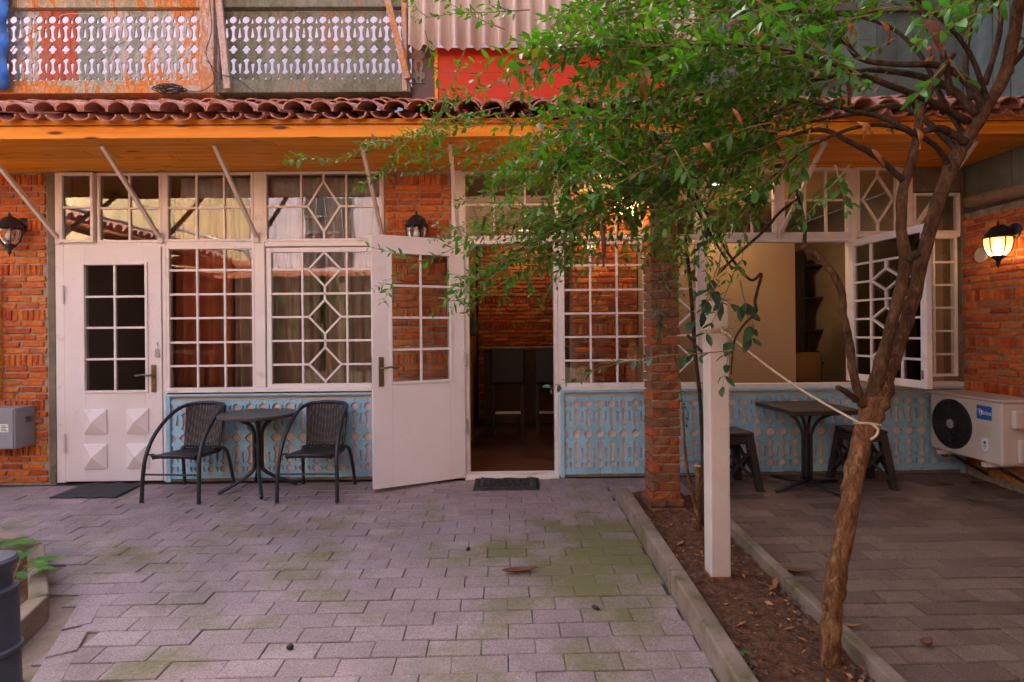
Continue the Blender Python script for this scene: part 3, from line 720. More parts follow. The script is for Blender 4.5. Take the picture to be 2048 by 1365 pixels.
# ================================================================ doors
def lever(t, tf, side=1, mir=1):
    """brass backplate and lever in the door's own frame: x to the right, -y outwards"""
    def mk(mb, n, par=t, **k): mb.xf(tf); return mb.build(n, M['brass'], par, **k)
    pl = MB().box(-.021, .021, -.010, 0, -.115, .115); hp = mk(pl, 'handle_plate', bevel=.008)
    pts = catmull([(0, -.008, .03), (0, -.045, .03), (mir*.02, -.058, .03), (mir*.06, -.058, .036), (mir*.10, -.055, .028), (mir*.125, -.05, .030)], 5)
    mk(MB().tube(pts, .0085, 8), 'lever', smooth=True)
    mk(MB().lathe([(.014, 0), (.014, .006), (.006, .007)], (0, 0, 0), 12).xf(Matrix.Translation((0, -.009, -.05)) @ Matrix.Rotation(math.pi/2, 4, 'X')), 'keyhole')
# --- closed door
dx0, dx1 = FX(133), FX(326); dz0, dz1 = .012, FZ(495, 230)
dl = thing('door', 'closed white door with eight panes and four raised pyramids at left', 'door', ((dx0+dx1)/2, 0, 0), 'front doors')
gx0, gx1, gz1, gz0 = FX(174), FX(293), FZ(531, 230), FZ(781, 230); yd = YF-.006
lf = MB(); lf.box(dx0, gx0, yd, yd+.045, dz0, dz1); lf.box(gx1, dx1, yd, yd+.045, dz0, dz1); lf.box(gx0, gx1, yd, yd+.045, gz1, dz1); lf.box(gx0, gx1, yd, yd+.045, dz0, gz0)
lf.build('door_leaf', M['white_door'], dl, bevel=.003)
rect_mb(gx0-.02, gx1+.03, gz0-.02, gz1+.022, .022, yd-.012, yd+.002).build('glazing_bead', M['white_door'], dl, bevel=.003)
glazing(dl, gx0, gx1, gz0, gz1, [FX(232.5)], [FZ(594, 230), FZ(656, 230), FZ(718.5, 230)], None, yd+.004)
for (a, b, c, d) in ((171, 217, 818, 867), (256, 300, 818, 867), (171, 217, 887, 936), (256, 300, 887, 936)):
    x0, x1, z1, z0 = FX(a), FX(b), FZ(c, 230), FZ(d, 230); y0 = yd-.010
    MB().add([(x0, yd+.001, z0), (x1, yd+.001, z0), (x1, yd+.001, z1), (x0, yd+.001, z1), (x0, y0, z0), (x1, y0, z0), (x1, y0, z1), (x0, y0, z1), ((x0+x1)/2, y0-.042, (z0+z1)/2)],
             [(0, 1, 5, 4), (1, 2, 6, 5), (2, 3, 7, 6), (3, 0, 4, 7), (4, 5, 8), (5, 6, 8), (6, 7, 8), (7, 4, 8)]).build('pyramid_panel', M['white_door'], dl)
lever(dl, Matrix.Translation((FX(311), yd, FZ(757, 311))), mir=-1)
for zc in (FZ(590, 140), FZ(885, 140)):
    MB().tube([(dx0-.003, yd-.012, zc-.075), (dx0-.003, yd-.012, zc+.075)], .012, 10).build('hinge', M['white_door'], dl, smooth=False)
p = P(315, 705, yd-.006)
MB().tube(catmull([(p.x-.012, yd-.012, p.z-.01), (p.x-.012, yd-.012, p.z+.02), (p.x, yd-.012, p.z+.03), (p.x+.012, yd-.012, p.z+.02), (p.x+.012, yd-.012, p.z-.01)], 4), .004, 6).build('hasp', M['steel'], dl)
MB().box(p.x-.018, p.x+.018, yd-.02, yd-.003, p.z-.04, p.z-.006).build('padlock', M['steel'], dl, bevel=.004)
# house number 1
MB().add([(p.x-.004, yd-.004, p.z+.045), (p.x+.004, yd-.004, p.z+.045), (p.x+.004, yd-.004, p.z+.085), (p.x-.002, yd-.004, p.z+.085), (p.x-.011, yd-.004, p.z+.073), (p.x-.008, yd-.004, p.z+.069), (p.x-.004, yd-.004, p.z+.072)],
         [(0, 1, 2, 3, 4, 5, 6)]).build('number_one', M['grey_metal'], dl)
# --- open door: leaf in its own frame (x from hinge to free edge, -y = the face seen from the yard)
hg = Vector((FX(928), -.045, .0)); fe = P(744, 725, -4.74+4.36); LW = math.hypot(fe.x-hg.x, fe.y-hg.y); th = math.atan2(fe.y-hg.y, fe.x-hg.x)
OD = Matrix.Translation(hg) @ Matrix.Rotation(th, 4, 'Z')
od = thing('door', 'white door standing wide open in front of the brick pier', 'door', (hg.x, hg.y, 0), 'front doors')
def om(mb, n, mat, **k): mb.xf(OD); return mb.build(n, mat, od, **k)
H0, H1 = .02, 2.0; ga, gb, gc, gd = .16, .70*LW/.82+.0, .845, 1.86; ga, gb = LW*.17, LW*.80; T = .042
# local: x along the leaf away from the hinge; thickness along local y
lf = MB(); lf.box(0, ga, -T/2, T/2, H0, H1); lf.box(gb, LW, -T/2, T/2, H0, H1); lf.box(ga, gb, -T/2, T/2, gd, H1); lf.box(ga, gb, -T/2, T/2, H0, gc); om(lf, 'door_leaf', M['white_door'], bevel=.003)
for s in (-1, 1):
    om(rect_mb(ga-.018, gb+.018, gc-.018, gd+.018, .02, s*(T/2+.004)-.005, s*(T/2+.004)+.005), 'glazing_bead', M['white_door'], bevel=.002)
glazing(od, ga, gb, gc, gd, [(ga+gb)/2], [gc+(gd-gc)*k/4 for k in (1, 2, 3)], None, -.014, gl=M['clear'], wm=M['white_door'], tf=OD)
# the yard-side face of this leaf is at local +y (the door is swung round)
lever(od, OD @ Matrix.Translation((LW*.915, T/2, .93)) @ Matrix.Rotation(math.pi, 4, 'Z'), mir=1)
om(MB().box(LW-.001, LW+.002, -.010, .010, .80, 1.05), 'lock_plate', M['steel'])
for zc in (.45, 1.0, 1.62): om(MB().tube([(-.006, .02, zc-.06), (-.006, .02, zc+.06)], .011, 8), 'hinge', M['steel'])
df = thing('door_frame', 'white door frame and threshold around the open doorway', 'door frame', (FX(1020), 0, 0))
MB().box(FX(928.5), FX(938), YF, .10, 0.02, 2.005).build('jamb', M['white'], df, bevel=.004)
MB().box(FX(1108), FX(1115), YF, .10, 0.02, 2.005).build('jamb', M['white'], df, bevel=.004)
MB().box(FX(938.3), FX(1107.7), YF, .10, FZ(489, 1020), 2.005).build('head', M['white'], df, bevel=.004)
MB().box(FX(928.5), FX(1115), -.055, .10, -.01, .03).build('threshold', M['white'], df, bevel=.006)
# --- open casement at right
hx = FX(1699); cz1, cz0 = FZ(484, 1690), FZ(759, 1690); csw = .80
CS = Matrix.Translation((hx, -.03, 0)) @ Matrix.Rotation(-math.pi/2+.07, 4, 'Z')
cs = thing('window_sash', 'white casement sash with four diamonds standing open behind the tree', 'window', (hx, -.03, cz0), 'windows of the house front')
mb = rect_mb(0, csw, cz0, cz1, .055, -.022, .022); mb.xf(CS); mb.build('frame', M['white'], cs, bevel=.004)
zz = [cz0+.055+(cz1-cz0-.11)*k/7 for k in range(1, 7)]
glazing(cs, .055, csw-.055, cz0+.055, cz1-.055, [.24, csw-.24], zz, (1, .155, [((cz0+.055)+(cz1-cz0-.11)*k/7, .085) for k in (1, 3, 5)] ), -.014, gl=M['clear'], tf=CS, bar=.016)
for z in (cz0+.1, cz1-.1):
    mb = MB().tube([(csw-.03, -.03, z-.03), (csw-.03, -.03, z+.03)], .006, 6); mb.xf(CS); mb.build('latch', M['brass'], cs)
# ================================================================ tiled canopy
YC = -.84; X0c, X1c = -5.2, XR+.002
can = thing('canopy', 'clay tiled canopy with varnished pine soffit running along the house front', 'canopy', (0, YC, SOF))
nb = 9; bw = (-YC-.012)/nb
for i in range(nb):
    y = YC+.012+bw*i; xs = [X0c]+sorted(random.uniform(X0c+1, X1c-1) for _ in range(1 if i % 2 else 2))+[X1c]
    for a, b in zip(xs, xs[1:]):
        MB().box(a+.0006, b-.0006, y+.0022, y+bw-.0022, SOF, SOF+.02).build('soffit_board', M['pine'], can, bevel=.005)
MB().box(X0c, X1c, YC-.020, YC+.004, SOF-.012, SOF+.092).build('fascia_board', M['pine'], can, bevel=.003)
MB().box(X0c, X1c, YC-.034, YC-.0205, SOF+.078, SOF+.112).build('eaves_batten', M['pine'], can, bevel=.003)
MB().box(X0c, X1c, YC+.006, .3, SOF+.0205, SOF+.04).build('deck', M['wood_dark'], can)
RS = math.atan(.43)      # roof pitch
def tile_mesh(r0, r1, L, up, seed, seg=9):
    """a barrel tile along +y (up the slope): mouth radius r0 at y=0, r1 at y=L; up=1 cover, -1 pan"""
    Rr = random.Random(seed); th = .012; vs = []; fs = []
    for iy, (y, r) in enumerate(((0, r0), (L, r1))):
        for rr in (r, r-th):
            for k in range(seg+1):
                a = math.pi*k/seg; w = 1+Rr.uniform(-.03, .03)
                vs.append((math.cos(a)*rr*w, y+Rr.uniform(-.004, .004), up*(math.sin(a)*rr*(.78 if up > 0 else .6)*w)))
    n = seg+1
    for k in range(seg):
        fs += [(k, k+1, 2*n+k+1, 2*n+k), (n+k+1, n+k, 3*n+k, 3*n+k+1), (k+1, k, n+k, n+k+1), (2*n+k, 2*n+k+1, 3*n+k+1, 3*n+k)]
    fs += [(0, 2*n, 3*n, n), (n-1, 2*n-1, 4*n-1, 3*n-1)]
    if up < 0: fs = [f[::-1] for f in fs]
    me = bpy.data.meshes.new('roof_tile'); me.from_pydata(vs, [], fs); me.update()
    return me
COV = [tile_mesh(.082, .064, .42, 1, s) for s in range(5)]; PAN = [tile_mesh(.070, .082, .42, -1, 10+s) for s in range(5)]
items = []; pit = .168; rt = random.Random(11); yt = YC-.105; zt = P(500, 240, yt).z+.044
nx = int((X1c-X0c)/pit)
for row in range(3):
    for i in range(nx):
        s = .29*row; x = X0c+pit*(i+.5)+rt.uniform(-.010, .010)
        for kind in (0, 1):
            xx = x+(pit/2 if kind else 0); dz = (.018 if kind == 0 else -.0)+.004*row
            if xx > X1c-.05: continue
            e = rt.uniform(-.02, .02)
            base = Vector((xx, yt+(s+e)*math.cos(RS), zt+(s+e)*math.sin(RS)+dz+rt.uniform(-.006, .006)))
            Mm = Matrix.Translation(base) @ Matrix.Rotation(RS-.05+rt.uniform(-.03, .03), 4, 'X') @ Matrix.Rotation(rt.uniform(-.05, .05), 4, 'Z') @ Matrix.Rotation(rt.uniform(-.10, .10), 4, 'Y')
            items.append((rt.choice(COV if kind == 0 else PAN), Mm, .17 if row == 0 else .12))
pieces('roof_tile', items, M['tile'], can, 300)
MB().hexa([(X0c, YC-.03, zt-.052), (X1c, YC-.03, zt-.052), (X1c, .2, zt-.052+.43*(.23-YC)), (X0c, .2, zt-.052+.43*(.23-YC))], [(X0c, YC-.03, zt-.036), (X1c, YC-.03, zt-.036), (X1c, .2, zt-.036+.43*(.23-YC)), (X0c, .2, zt-.036+.43*(.23-YC))]).build('roof_deck', M['wood_dark'], can)
for pxs in (95, 288, 470, 1250, 1660, 1800):      # small clips hanging under the eaves
    p = P(pxs, 238, YC-.05); MB().bar((p.x-.01, YC-.05, p.z+.015), (p.x+.008, YC-.055, p.z-.012), .012, .008).build('tile_clip', M['steel'], can)
# struts from the house to the soffit
for bx, n in ((122, 0), (325, 1), (516, 2), (767, 3), (918, 4), (1558, 5), (1817, 6)):
    x = FX(bx, 470)+.0; zl = 2.05
    MB().bar((x, YF-.02, zl), (x, -.70, SOF-.004), .028, .028).build('strut', M['white_metal'], can, bevel=.002)
    MB().box(x-.02, x+.02, YF-.022, YF-.004, zl-.05, zl+.03).build('strut_foot', M['white_metal'], can)
# ================================================================ upper storey: balcony with sawn balusters
YB = -.24
def bz(py, px=400): return P(px, py, YB).z
def bx_(px): return P(px, 90, YB).x
bal = thing('balcony', 'old upper balcony with sawn wooden balusters and peeling paint', 'balcony', (bx_(400), YB, bz(190)))
ZP0, ZP1 = bz(167), bz(22); HB = ZP1-ZP0
def zz1(z): return HB*(1-(z-85)/(650-85))
BAL_SPEC = [('circle', zz1(150), .028, 0), ('bone', zz1(258), zz1(192)-zz1(258), 0), ('cross', zz1(382), 0, 0), ('bone', zz1(512), zz1(448)-zz1(512), 0), ('dome', zz1(642), .028, 1)]
BAL_SLOT = [(zz1(160), .022, 0, .013), (zz1(250), .044, 0, .017), (zz1(530), .044, 1, .017), (zz1(622), .022, 1, .012)]
bal_me = [fret_board(.1015, HB, BAL_SPEC, BAL_SLOT, T=.011, n=140) for _ in range(3)]
for me, mt in zip(bal_me, ('peel', 'peel_olive', 'peel_red')): me.materials.append(M[mt])
x = bx_(-90); xe = bx_(842)
while x < xe:
    px = project(Vector((x, YB, ZP0)))[0]
    k = 2 if 88 < px < 165 else (0 if px < 418 else 1)
    link('baluster', bal_me[k], None, bal, (x, YB+.012*(px > 430)+random.uniform(-.002, .002), ZP0)); x += .1022
def rail(px0, px1, py0, py1, name, mat, y0=-.035, y1=.03, rp=None):
    pc = rp or (px0+px1)/2
    return MB().box(bx_(px0), bx_(px1), YB+y0, YB+y1, bz(py1, pc), bz(py0, pc)).build(name, M[mat], bal, bevel=.004)
rail(-90, 418, 2, 20, 'top_rail', 'peel_rail', rp=240); rail(-90, 480, -16, 1, 'handrail', 'peel_rail', -.07, .06, 240); rail(443, 815, -8, 19, 'top_rail', 'peel_olive', rp=620)
rail(-90, 410, 164, 175, 'bottom_rail', 'peel_rail', -.028, .04, 200); rail(-90, 410, 177, 192, 'floor_beam', 'peel_rail', -.05, .2, 200)
rail(440, 815, 161, 171, 'bottom_rail', 'peel_olive', -.020, .04, 620); rail(440, 822, 173, 190, 'floor_beam', 'peel_olive', -.05, .2, 620)
zt_, zb_ = bz(-420), bz(190)
MB().box(bx_(411), bx_(438), YB-.085, YB-.036, zb_-.02, zt_).build('post', M['old_wood'], bal, bevel=.005)
MB().box(bx_(425), bx_(442), YB-.035, YB+.08, zb_-.02, zt_).build('post', M['peel'], bal, bevel=.005)
MB().bar((bx_(467), YB-.10, bz(190)), (bx_(441), YB-.07, bz(-60)), .05, .028, up=(0, 1, 0)).build('brace_board', M['old_wood'], bal, bevel=.003)
MB().bar((bx_(818), YB-.09, bz(170)), (bx_(757), YB-.07, bz(-80)), .05, .026, up=(0, 1, 0)).build('brace_board', M['old_wood'], bal, bevel=.003)
MB().box(bx_(806), bx_(816), YB-.06, YB+.05, zb_, zt_).build('post', M['old_wood'], bal, bevel=.004)
# floor slab of the balcony and the walls of the upper storey behind it
tag(MB().box(-5.2, XR-.004, YB+.21, 1.1, SOF+.30, SOF+.36).build('upper_floor', M['wood_dark']), kind='structure')
uw = thing('upper_wall', 'pale lavender plastered wall of the upper storey behind the balcony', 'wall', (0, 1.1, SOF))
MB().box(-5.6, XR, 1.1, 1.3, SOF+.37, 6.3).build('wall_plaster', M['upper_plaster'], uw)
MB().box(-5.6, XR, 1.31, 6.0, SOF+.37, 7.6).build('attic_block', M['plaster'], uw)
# blue tarpaulin at the left edge
tr = MB(); R2 = random.Random(2); n = 24; pts = []
for i in range(n+1):
    z = bz(188)+(bz(-40)-bz(188))*i/n
    pts.append([(P(-70, 90, YB-.11).x, YB-.10+.03*math.sin(i*.9), z), (P(-30, 90, YB-.11).x, YB-.14+.03*math.sin(i*.7+1), z), (P(2, 90, YB-.11).x, YB-.12+.03*math.sin(i*1.1+2), z), (P(13, 90, YB-.11).x+.010*math.sin(i*.8), YB-.10, z)])
vs = [p for r in pts for p in r]
tr.add(vs, [(i*4+k, i*4+k+1, i*4+k+5, i*4+k+4) for i in range(n) for k in range(3)])
o = tr.build('tarpaulin', M['tarp'], smooth=True); sm = o.modifiers.new('t', 'SOLIDIFY'); sm.thickness = .004
tag(o, 'crumpled blue tarpaulin hanging at the left end of the balcony', 'tarpaulin')
# cables
def cable(label, pts, r=.0035, mat='black_metal'):
    o = MB().tube(catmull(pts, 7), r, 6).build('cable', M[mat], smooth=True); return tag(o, label, 'cable', 'loose cables on the balcony')
R3 = random.Random(9); c0 = P(340, 186, YB-.10); lp = []
for i in range(46):
    a = i*.82; lp.append((c0.x+.13*math.cos(a)*R3.uniform(.55, 1.1), c0.y+.03*math.sin(a*1.3), c0.z+.03+.028*math.sin(a)*R3.uniform(.4, 1.2)))
cable('tangled bundle of black cable lying on the tiles below the balcony', lp, .004)
cable('thin black cable drooping from the balcony post to the cable bundle', [P(418, -10, YB-.12), P(423, 60, YB-.12), P(412, 105, YB-.12), P(425, 140, YB-.12), P(427, 165, YB-.12), P(400, 183, YB-.12), P(360, 180, YB-.11)], .0035)
cable('thin black cable crossing the foot of the slanted brace board', [P(412, 120, YB-.13), P(440, 148, YB-.13), P(470, 157, YB-.13), P(500, 178, YB-.13), P(515, 190, YB-.12)], .0035)
cable('orange wire slung across the left balusters', [P(20, 110, YB-.05), P(48, 75, YB-.05), P(90, 62, YB-.05), P(125, 103, YB-.05), P(190, 106, YB-.05), P(250, 84, YB-.05)], .0025, 'dry')
cable('pale wire looped along the top of the left balusters', [P(118, 36, YB-.05), P(130, 29, YB-.05), P(180, 28, YB-.05), P(230, 31, YB-.05), P(243, 40, YB-.05)], .0025, 'rope')
cable('orange wire slung across the right balusters', [P(545, 22, YB-.05), P(600, 62, YB-.05), P(650, 95, YB-.05), P(690, 105, YB-.05), P(720, 104, YB-.05)], .0025, 'dry')
# corrugated sheet and red panel above the canopy
ys = -.33; xa, xb = P(820, 50, ys).x, P(1400, 50, ys).x; zlo, zhi = P(1000, 101, ys).z, P(1000, -420, ys).z
cw = MB(); ns = int((xb-xa)/.0115); per = .1165; vs = []
for i in range(ns+1):
    x = xa+(xb-xa)*i/ns; y = ys+.046*math.sin(2*math.pi*x/per)
    vs += [(x, y-.05, zlo+R3.uniform(-.004, .004)), (x, y+.10, zhi)]
cw.add(vs, [(2*i, 2*i+2, 2*i+3, 2*i+1) for i in range(ns)])
def corr():
    b = NB('corrugated_sheet'); v = b.pos(); n = b.noise(b.mapping(v, (3, 3, .6)), 3, 6, .7)
    col = b.ramp(n, [(.3, (.66, .58, .56)), (.5, (.80, .73, .70)), (.72, (.86, .80, .75))])
    sp = b.ramp(b.noise(v, 30, 6, .8), [(.64, 0.0), (.74, .8)]); col = b.mix(sp, col, (.26, .13, .09))
    b.bsdf(col, .45, 0, b.bump(b.noise(v, 50, 4), .15, .004), .5); return b.m
o = cw.build('corrugated_sheet', corr(), smooth=True); sm = o.modifiers.new('t', 'SOLIDIFY'); sm.thickness = .002
tag(o, 'pale corrugated metal sheet cladding above the red panel', 'metal sheet')
yr = -.26; rp = thing('wall_panel', 'red painted boarded panel between corrugated sheet and roof tiles', 'panel', (P(1100, 200, yr).x, yr, P(1100, 200, yr).z))
za, zb2 = P(1100, 206, yr).z-.16, P(1100, 95, yr).z; x0r, x1r = P(876, 150, yr).x, P(1345, 150, yr).x
for i in range(3):
    h = (zb2-za)/3; MB().box(x0r, x1r, yr, yr+.02, za+h*i+.001, za+h*(i+1)-.001).build('board', M['red_panel'], rp)
MB().box(x0r-.026, x0r-.001, yr-.012, yr+.03, za, zb2).build('edge_batten', M['pine'], rp); MB().box(x1r+.001, x1r+.026, yr-.012, yr+.03, za, zb2).build('edge_batten', M['pine'], rp)
tag(MB().box(P(822, 150, yr).x, x0r-.028, yr+.04, yr+.08, za, zb2+.05).build('dark_board', M['wood_dark']), 'dark wooden board in the gap left of the red panel', 'board')
# plank wall and lavender wall upper right
pw = thing('plank_wall', 'grey green vertical planks of the upper storey behind the tree branches', 'wall', (P(1600, 100, -.2).x, -.2, 3.2))
xw = P(1347, 100, -.2).x; i = 0
while xw < P(1885, 100, -.2).x:
    wv = random.uniform(.13, .19); MB().box(xw+.002, xw+wv-.002, -.2-.004*(i % 2), -.17, 2.95, 6.2).build('plank', M['green_board'], pw); xw += wv; i += 1
MB().box(P(1600, 5, -.2).x, P(1890, 5, -.2).x, -.235, -.2045, P(1700, 26, -.2).z, P(1700, 12, -.2).z).build('ledge', M['concrete'], pw)
tag(MB().box(xw-.8, XR+.002, .305, .42, 3.0, 6.2).build('upper_wall', M['plaster']), 'lavender plastered wall in the upper right corner behind the branches', 'wall')
tag(MB().bar(P(1905, 95, .1), P(2010, 195, .1), .05, .02, up=(0, 1, 0)).build('brace_board', M['green_board']), 'slanted green grey board against the lavender wall upper right', 'board')
# ================================================================ rooms behind the glass
def st(name, mb, mat): return tag(mb.build(name, M[mat]), kind='structure')
RZ = 2.62
fl = thing('room_floor', 'dark brown wooden floor boards seen through the doorway', None, (0, .1, 0), kind='structure')
MB().box(-3.9, XR, .07, 4.6, -.05, .006).build('subfloor', M['wood_dark'], fl)
def floor_wood():
    b = NB('floor_boards'); v = b.pos(); r = b.rnd(); g_ = b.noise(b.mapping(v, (2, 30, 30)), 1.5, 5, .6, .5)
    col = b.ramp(g_, [(.3, (.055, .020, .011)), (.7, (.15, .055, .028))]); col = b.mix(1.0, col, b.ramp(r, [(0, .75), (1, 1.25)]), 'MULTIPLY')
    b.bsdf(col, .28, 0, b.bump(g_, .1, .003), .5); return b.m
fw_ = floor_wood()
for i in range(26):
    y = .105+i*.12; MB().box(-.38, .52, y+.001, y+.119, .0065, .014).build('floor_board', fw_, fl)
st('room_ceiling', MB().box(-3.9, XR, .07, 4.6, RZ, RZ+.05), 'ceiling')
st('room_wall_left', MB().box(-3.95, -3.85, .07, 4.6, 0, RZ), 'room_wall')
st('room_wall_right', MB().box(XR+.001, XR+.1, .07, 4.6, 0, RZ), 'room_wall')
st('room_wall_back', MB().box(-3.85, XR, 4.5, 4.6, 0, RZ), 'room_wall')
st('room_wall_left_partition', MB().box(-1.05, -.43, .25, 4.5, 0, RZ), 'wood_mid')
st('room_wall_middle_partition', MB().box(1.22, 1.30, .12, 4.5, 0, RZ), 'room_wall')
st('room_wall_kitchen', MB().box(-.42, 1.21, 3.35, 3.45, 0, RZ), 'mortar')
st('room_wall_living_back', MB().box(1.31, XR, 2.6, 2.7, 0, RZ), 'room_wall')
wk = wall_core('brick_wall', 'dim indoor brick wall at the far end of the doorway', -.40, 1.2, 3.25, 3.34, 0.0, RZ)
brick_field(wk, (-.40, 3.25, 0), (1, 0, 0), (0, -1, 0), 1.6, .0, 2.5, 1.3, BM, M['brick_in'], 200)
wi = wall_core('brick_wall', 'indoor brick wall close behind the grid window right of the doorway', FX(1143)+.05, 1.21, .42, .60, 0.0, RZ)
brick_field(wi, (FX(1143)+.05, .42, 0), (1, 0, 0), (0, -1, 0), 1.21-FX(1143)-.05, .3, 2.55, 1.62, BM, M['brick'], 290)
tag(MB().box(-.395, -.372, .14, 1.4, .10, 2.2).build('wood_panel', M['wood_mid']), 'brown wood side panel just inside the doorway on the left', 'panel')
def downlight(x, y, label, e, r=.06, pw=9):
    t = thing('ceiling_lamp', label, 'lamp', (x, y, RZ), 'lit ceiling lamps indoors')
    MB().lathe([(r*1.25, -.012), (r*1.25, -.002)], (x, y, RZ), 20).build('ring', M['white_metal'], t)
    MB().lathe([(r, -.016), (r, -.0125)], (x, y, RZ), 20).build('lens', M['downlight'], t)
    l = bpy.data.lights.new('lamp_light', 'AREA'); l.shape = 'DISK'; l.size = r*1.6; l.energy = pw; l.color = (1, .66, .36)
    lo = bpy.data.objects.new('lamp_light', l); COL.objects.link(lo); lo.parent = t; lo.location = (0, 0, -.03)
downlight(.25, 2.9, 'small lit ceiling lamp deep inside the doorway', 1, pw=.9)
downlight(.85, .25, 'small lit ceiling lamp between grid window and indoor brick wall', 1, .04, 2.2)
downlight(2.55, 1.2, 'small lit ceiling lamp inside the open window', 1, .07, 1.6)
downlight(2.0, .5, 'lit ceiling lamp behind the top lights of the open window', 1, .06, 1.6)
# indoor furniture
wd = thing('wardrobe', 'plain cream wardrobe seen through the open window', 'wardrobe', (2.0, .9, 0))
MB().box(1.36, P(1593, 600, .9).x, .92, 1.4, .05, 2.2).build('carcass', M['cream_panel'], wd, bevel=.004)
MB().box(1.38, P(1593, 600, .9).x-.01, .90, .918, .08, 2.17).build('door_panel', M['cream_panel'], wd, bevel=.004)
bd = thing('bookcase', 'black shelf unit in shadow inside the open window', 'shelf', (3.05, 2.2, 0))
xk = P(1596, 600, 2.2).x
MB().box(xk, xk+.04, 2.1, 2.5, 0, 2.2).build('side_panel', M['black_plastic'], bd); MB().box(xk+.36, xk+.40, 2.1, 2.5, 0, 2.2).build('side_panel', M['black_plastic'], bd); MB().box(xk, xk+.4, 2.5, 2.52, 0, 2.2).build('back_panel', M['black_plastic'], bd)
for z in (.4, .8, 1.2, 1.6, 2.0): MB().box(xk+.041, xk+.359, 2.12, 2.49, z, z+.025).build('shelf', M['black_plastic'], bd)
tag(MB().box(xk+.41, xk+1.1, 2.45, 2.58, 0, 2.3).build('wood_panel', M['wood_mid']), 'brown wooden wall panel inside the open window', 'panel')
cu = MB(); cc = P(1612, 738, 1.9); nn = 8; vs = []
for i in range(nn+1):
    for j in range(nn+1):
        u, v = i/nn*2-1, j/nn*2-1; k = (1-u**4)*(1-v**4)
        vs.append((cc.x+u*.2*(1-.08*v*v), cc.y-.09*k, cc.z+v*.2*(1-.08*u*u)))
cu.add(vs, [(i*(nn+1)+j, (i+1)*(nn+1)+j, (i+1)*(nn+1)+j+1, i*(nn+1)+j+1) for i in range(nn) for j in range(nn)])
o = cu.build('cushion', M['pillow'], smooth=True); o.modifiers.new('t', 'SOLIDIFY').thickness = .05
tag(o, 'mustard cushion low inside the open window', 'cushion')
so = thing('sofa', 'dark sofa under the mustard cushion inside the open window', 'sofa', (cc.x+.3, 2.2, 0))
MB().box(cc.x-.3, cc.x+1.2, 1.75, 2.4, .08, cc.z-.2).build('seat', M['black_plastic'], so, bevel=.04); MB().box(cc.x+.3, cc.x+1.2, 2.2, 2.42, cc.z-.19, cc.z+.2).build('backrest', M['wood_dark'], so, bevel=.04)
def socket(p, label):
    t = thing('power_socket', label, 'socket', p); MB().box(p.x-.075, p.x+.075, p.y-.012, p.y, p.z-.04, p.z+.04).build('plate', M['vent'], t, bevel=.004)
    for s in (-1, 1): MB().lathe([(.022, 0), (.022, .004), (.012, .002)], (0, 0, 0), 12).xf(Matrix.Translation((p.x+s*.036, p.y-.012, p.z)) @ Matrix.Rotation(math.pi/2, 4, 'X')).build('outlet', M['steel'], t)
socket(P(1037, 700, 3.235), 'pale double power socket on the dim brick wall inside the doorway'); socket(P(1648, 716, 2.44), 'power socket on the wood panel inside the open window')
def bar_chair(px, Y, label):
    p = P(px, 700, Y); t = thing('bar_chair', label, 'chair', (p.x, Y, .014), 'dark bar chairs inside the doorway')
    w = .2; MB().box(p.x-w, p.x+w, Y-.2, Y+.2, .60, .68).build('seat', M['black_plastic'], t, bevel=.02); MB().box(p.x-w, p.x+w, Y-.24, Y-.19, .62, 1.04).build('backrest', M['black_plastic'], t, bevel=.02)
    for sx in (-1, 1):
        for sy in (-1, 1): MB().box(p.x+sx*(w-.03)-.018, p.x+sx*(w-.03)+.018, Y+sy*.17-.018, Y+sy*.17+.018, .015, .605).build('leg', M['black_plastic'], t)
    MB().box(p.x-w+.05, p.x+w-.05, Y-.18, Y-.16, .25, .28).build('footrest', M['steel'], t)
bar_chair(1015, 2.1, 'dark bar chair in the middle of the doorway'); bar_chair(1100, 2.1, 'dark bar chair cut off by the right door jamb')
bc = thing('bar_counter', 'dark counter with wooden top behind the bar chairs', 'counter', (.3, 2.75, 0))
MB().box(-.3, 1.0, 2.7, 3.0, .015, .98).build('body', M['wood_dark'], bc); MB().box(-.36, 1.05, 2.6, 3.05, .985, 1.02).build('top', M['wood_mid'], bc, bevel=.005)
ph = P(962, 640, .9); t = thing('hanging_bag', 'black bag hanging on the wood panel inside the doorway', 'bag', (-.36, .9, ph.z))
MB().box(-.370, -.29, .80, 1.0, ph.z-.16, ph.z+.02).build('body', M['black_plastic'], t, bevel=.025); MB().tube(catmull([(-.33, .83, ph.z+.02), (-.35, .87, ph.z+.14), (-.36, .9, ph.z+.17), (-.35, .93, ph.z+.14), (-.33, .97, ph.z+.02)], 4), .008, 6).build('strap', M['black_plastic'], t)
# curtains
def curtain(label, px0, px1, z0, z1, Y, mat, folds, amp=.03, seed=0, group='curtains behind the left windows'):
    xa, xb = P(px0, 600, Y).x, P(px1, 600, Y).x; n = folds*10; mb = MB(); vs = []; Rr = random.Random(seed); ph_ = [Rr.uniform(-.5, .5) for _ in range(folds+2)]
    for j, z in enumerate((z0, (z0+z1)/2, z1)):
        for i in range(n+1):
            t = i/n; k = t*folds; a = amp*(1.25, 1.0, .55)[j]
            vs.append((xa+(xb-xa)*t+.01*math.sin(k*5+j), Y+a*math.sin(2*math.pi*k+ph_[int(k)]), z))
    m_ = n+1; mb.add(vs, [(j*m_+i, j*m_+i+1, (j+1)*m_+i+1, (j+1)*m_+i) for j in range(2) for i in range(n)])
    o = mb.build('curtain', M[mat], smooth=True); o.modifiers.new('t', 'SOLIDIFY').thickness = .003; return tag(o, label, 'curtain', group)
curtain('rust red curtain bunched in tubes behind the six by three window', 352, 466, .7, 2.5, .16, 'curtain_rust', 4, .035, 1)
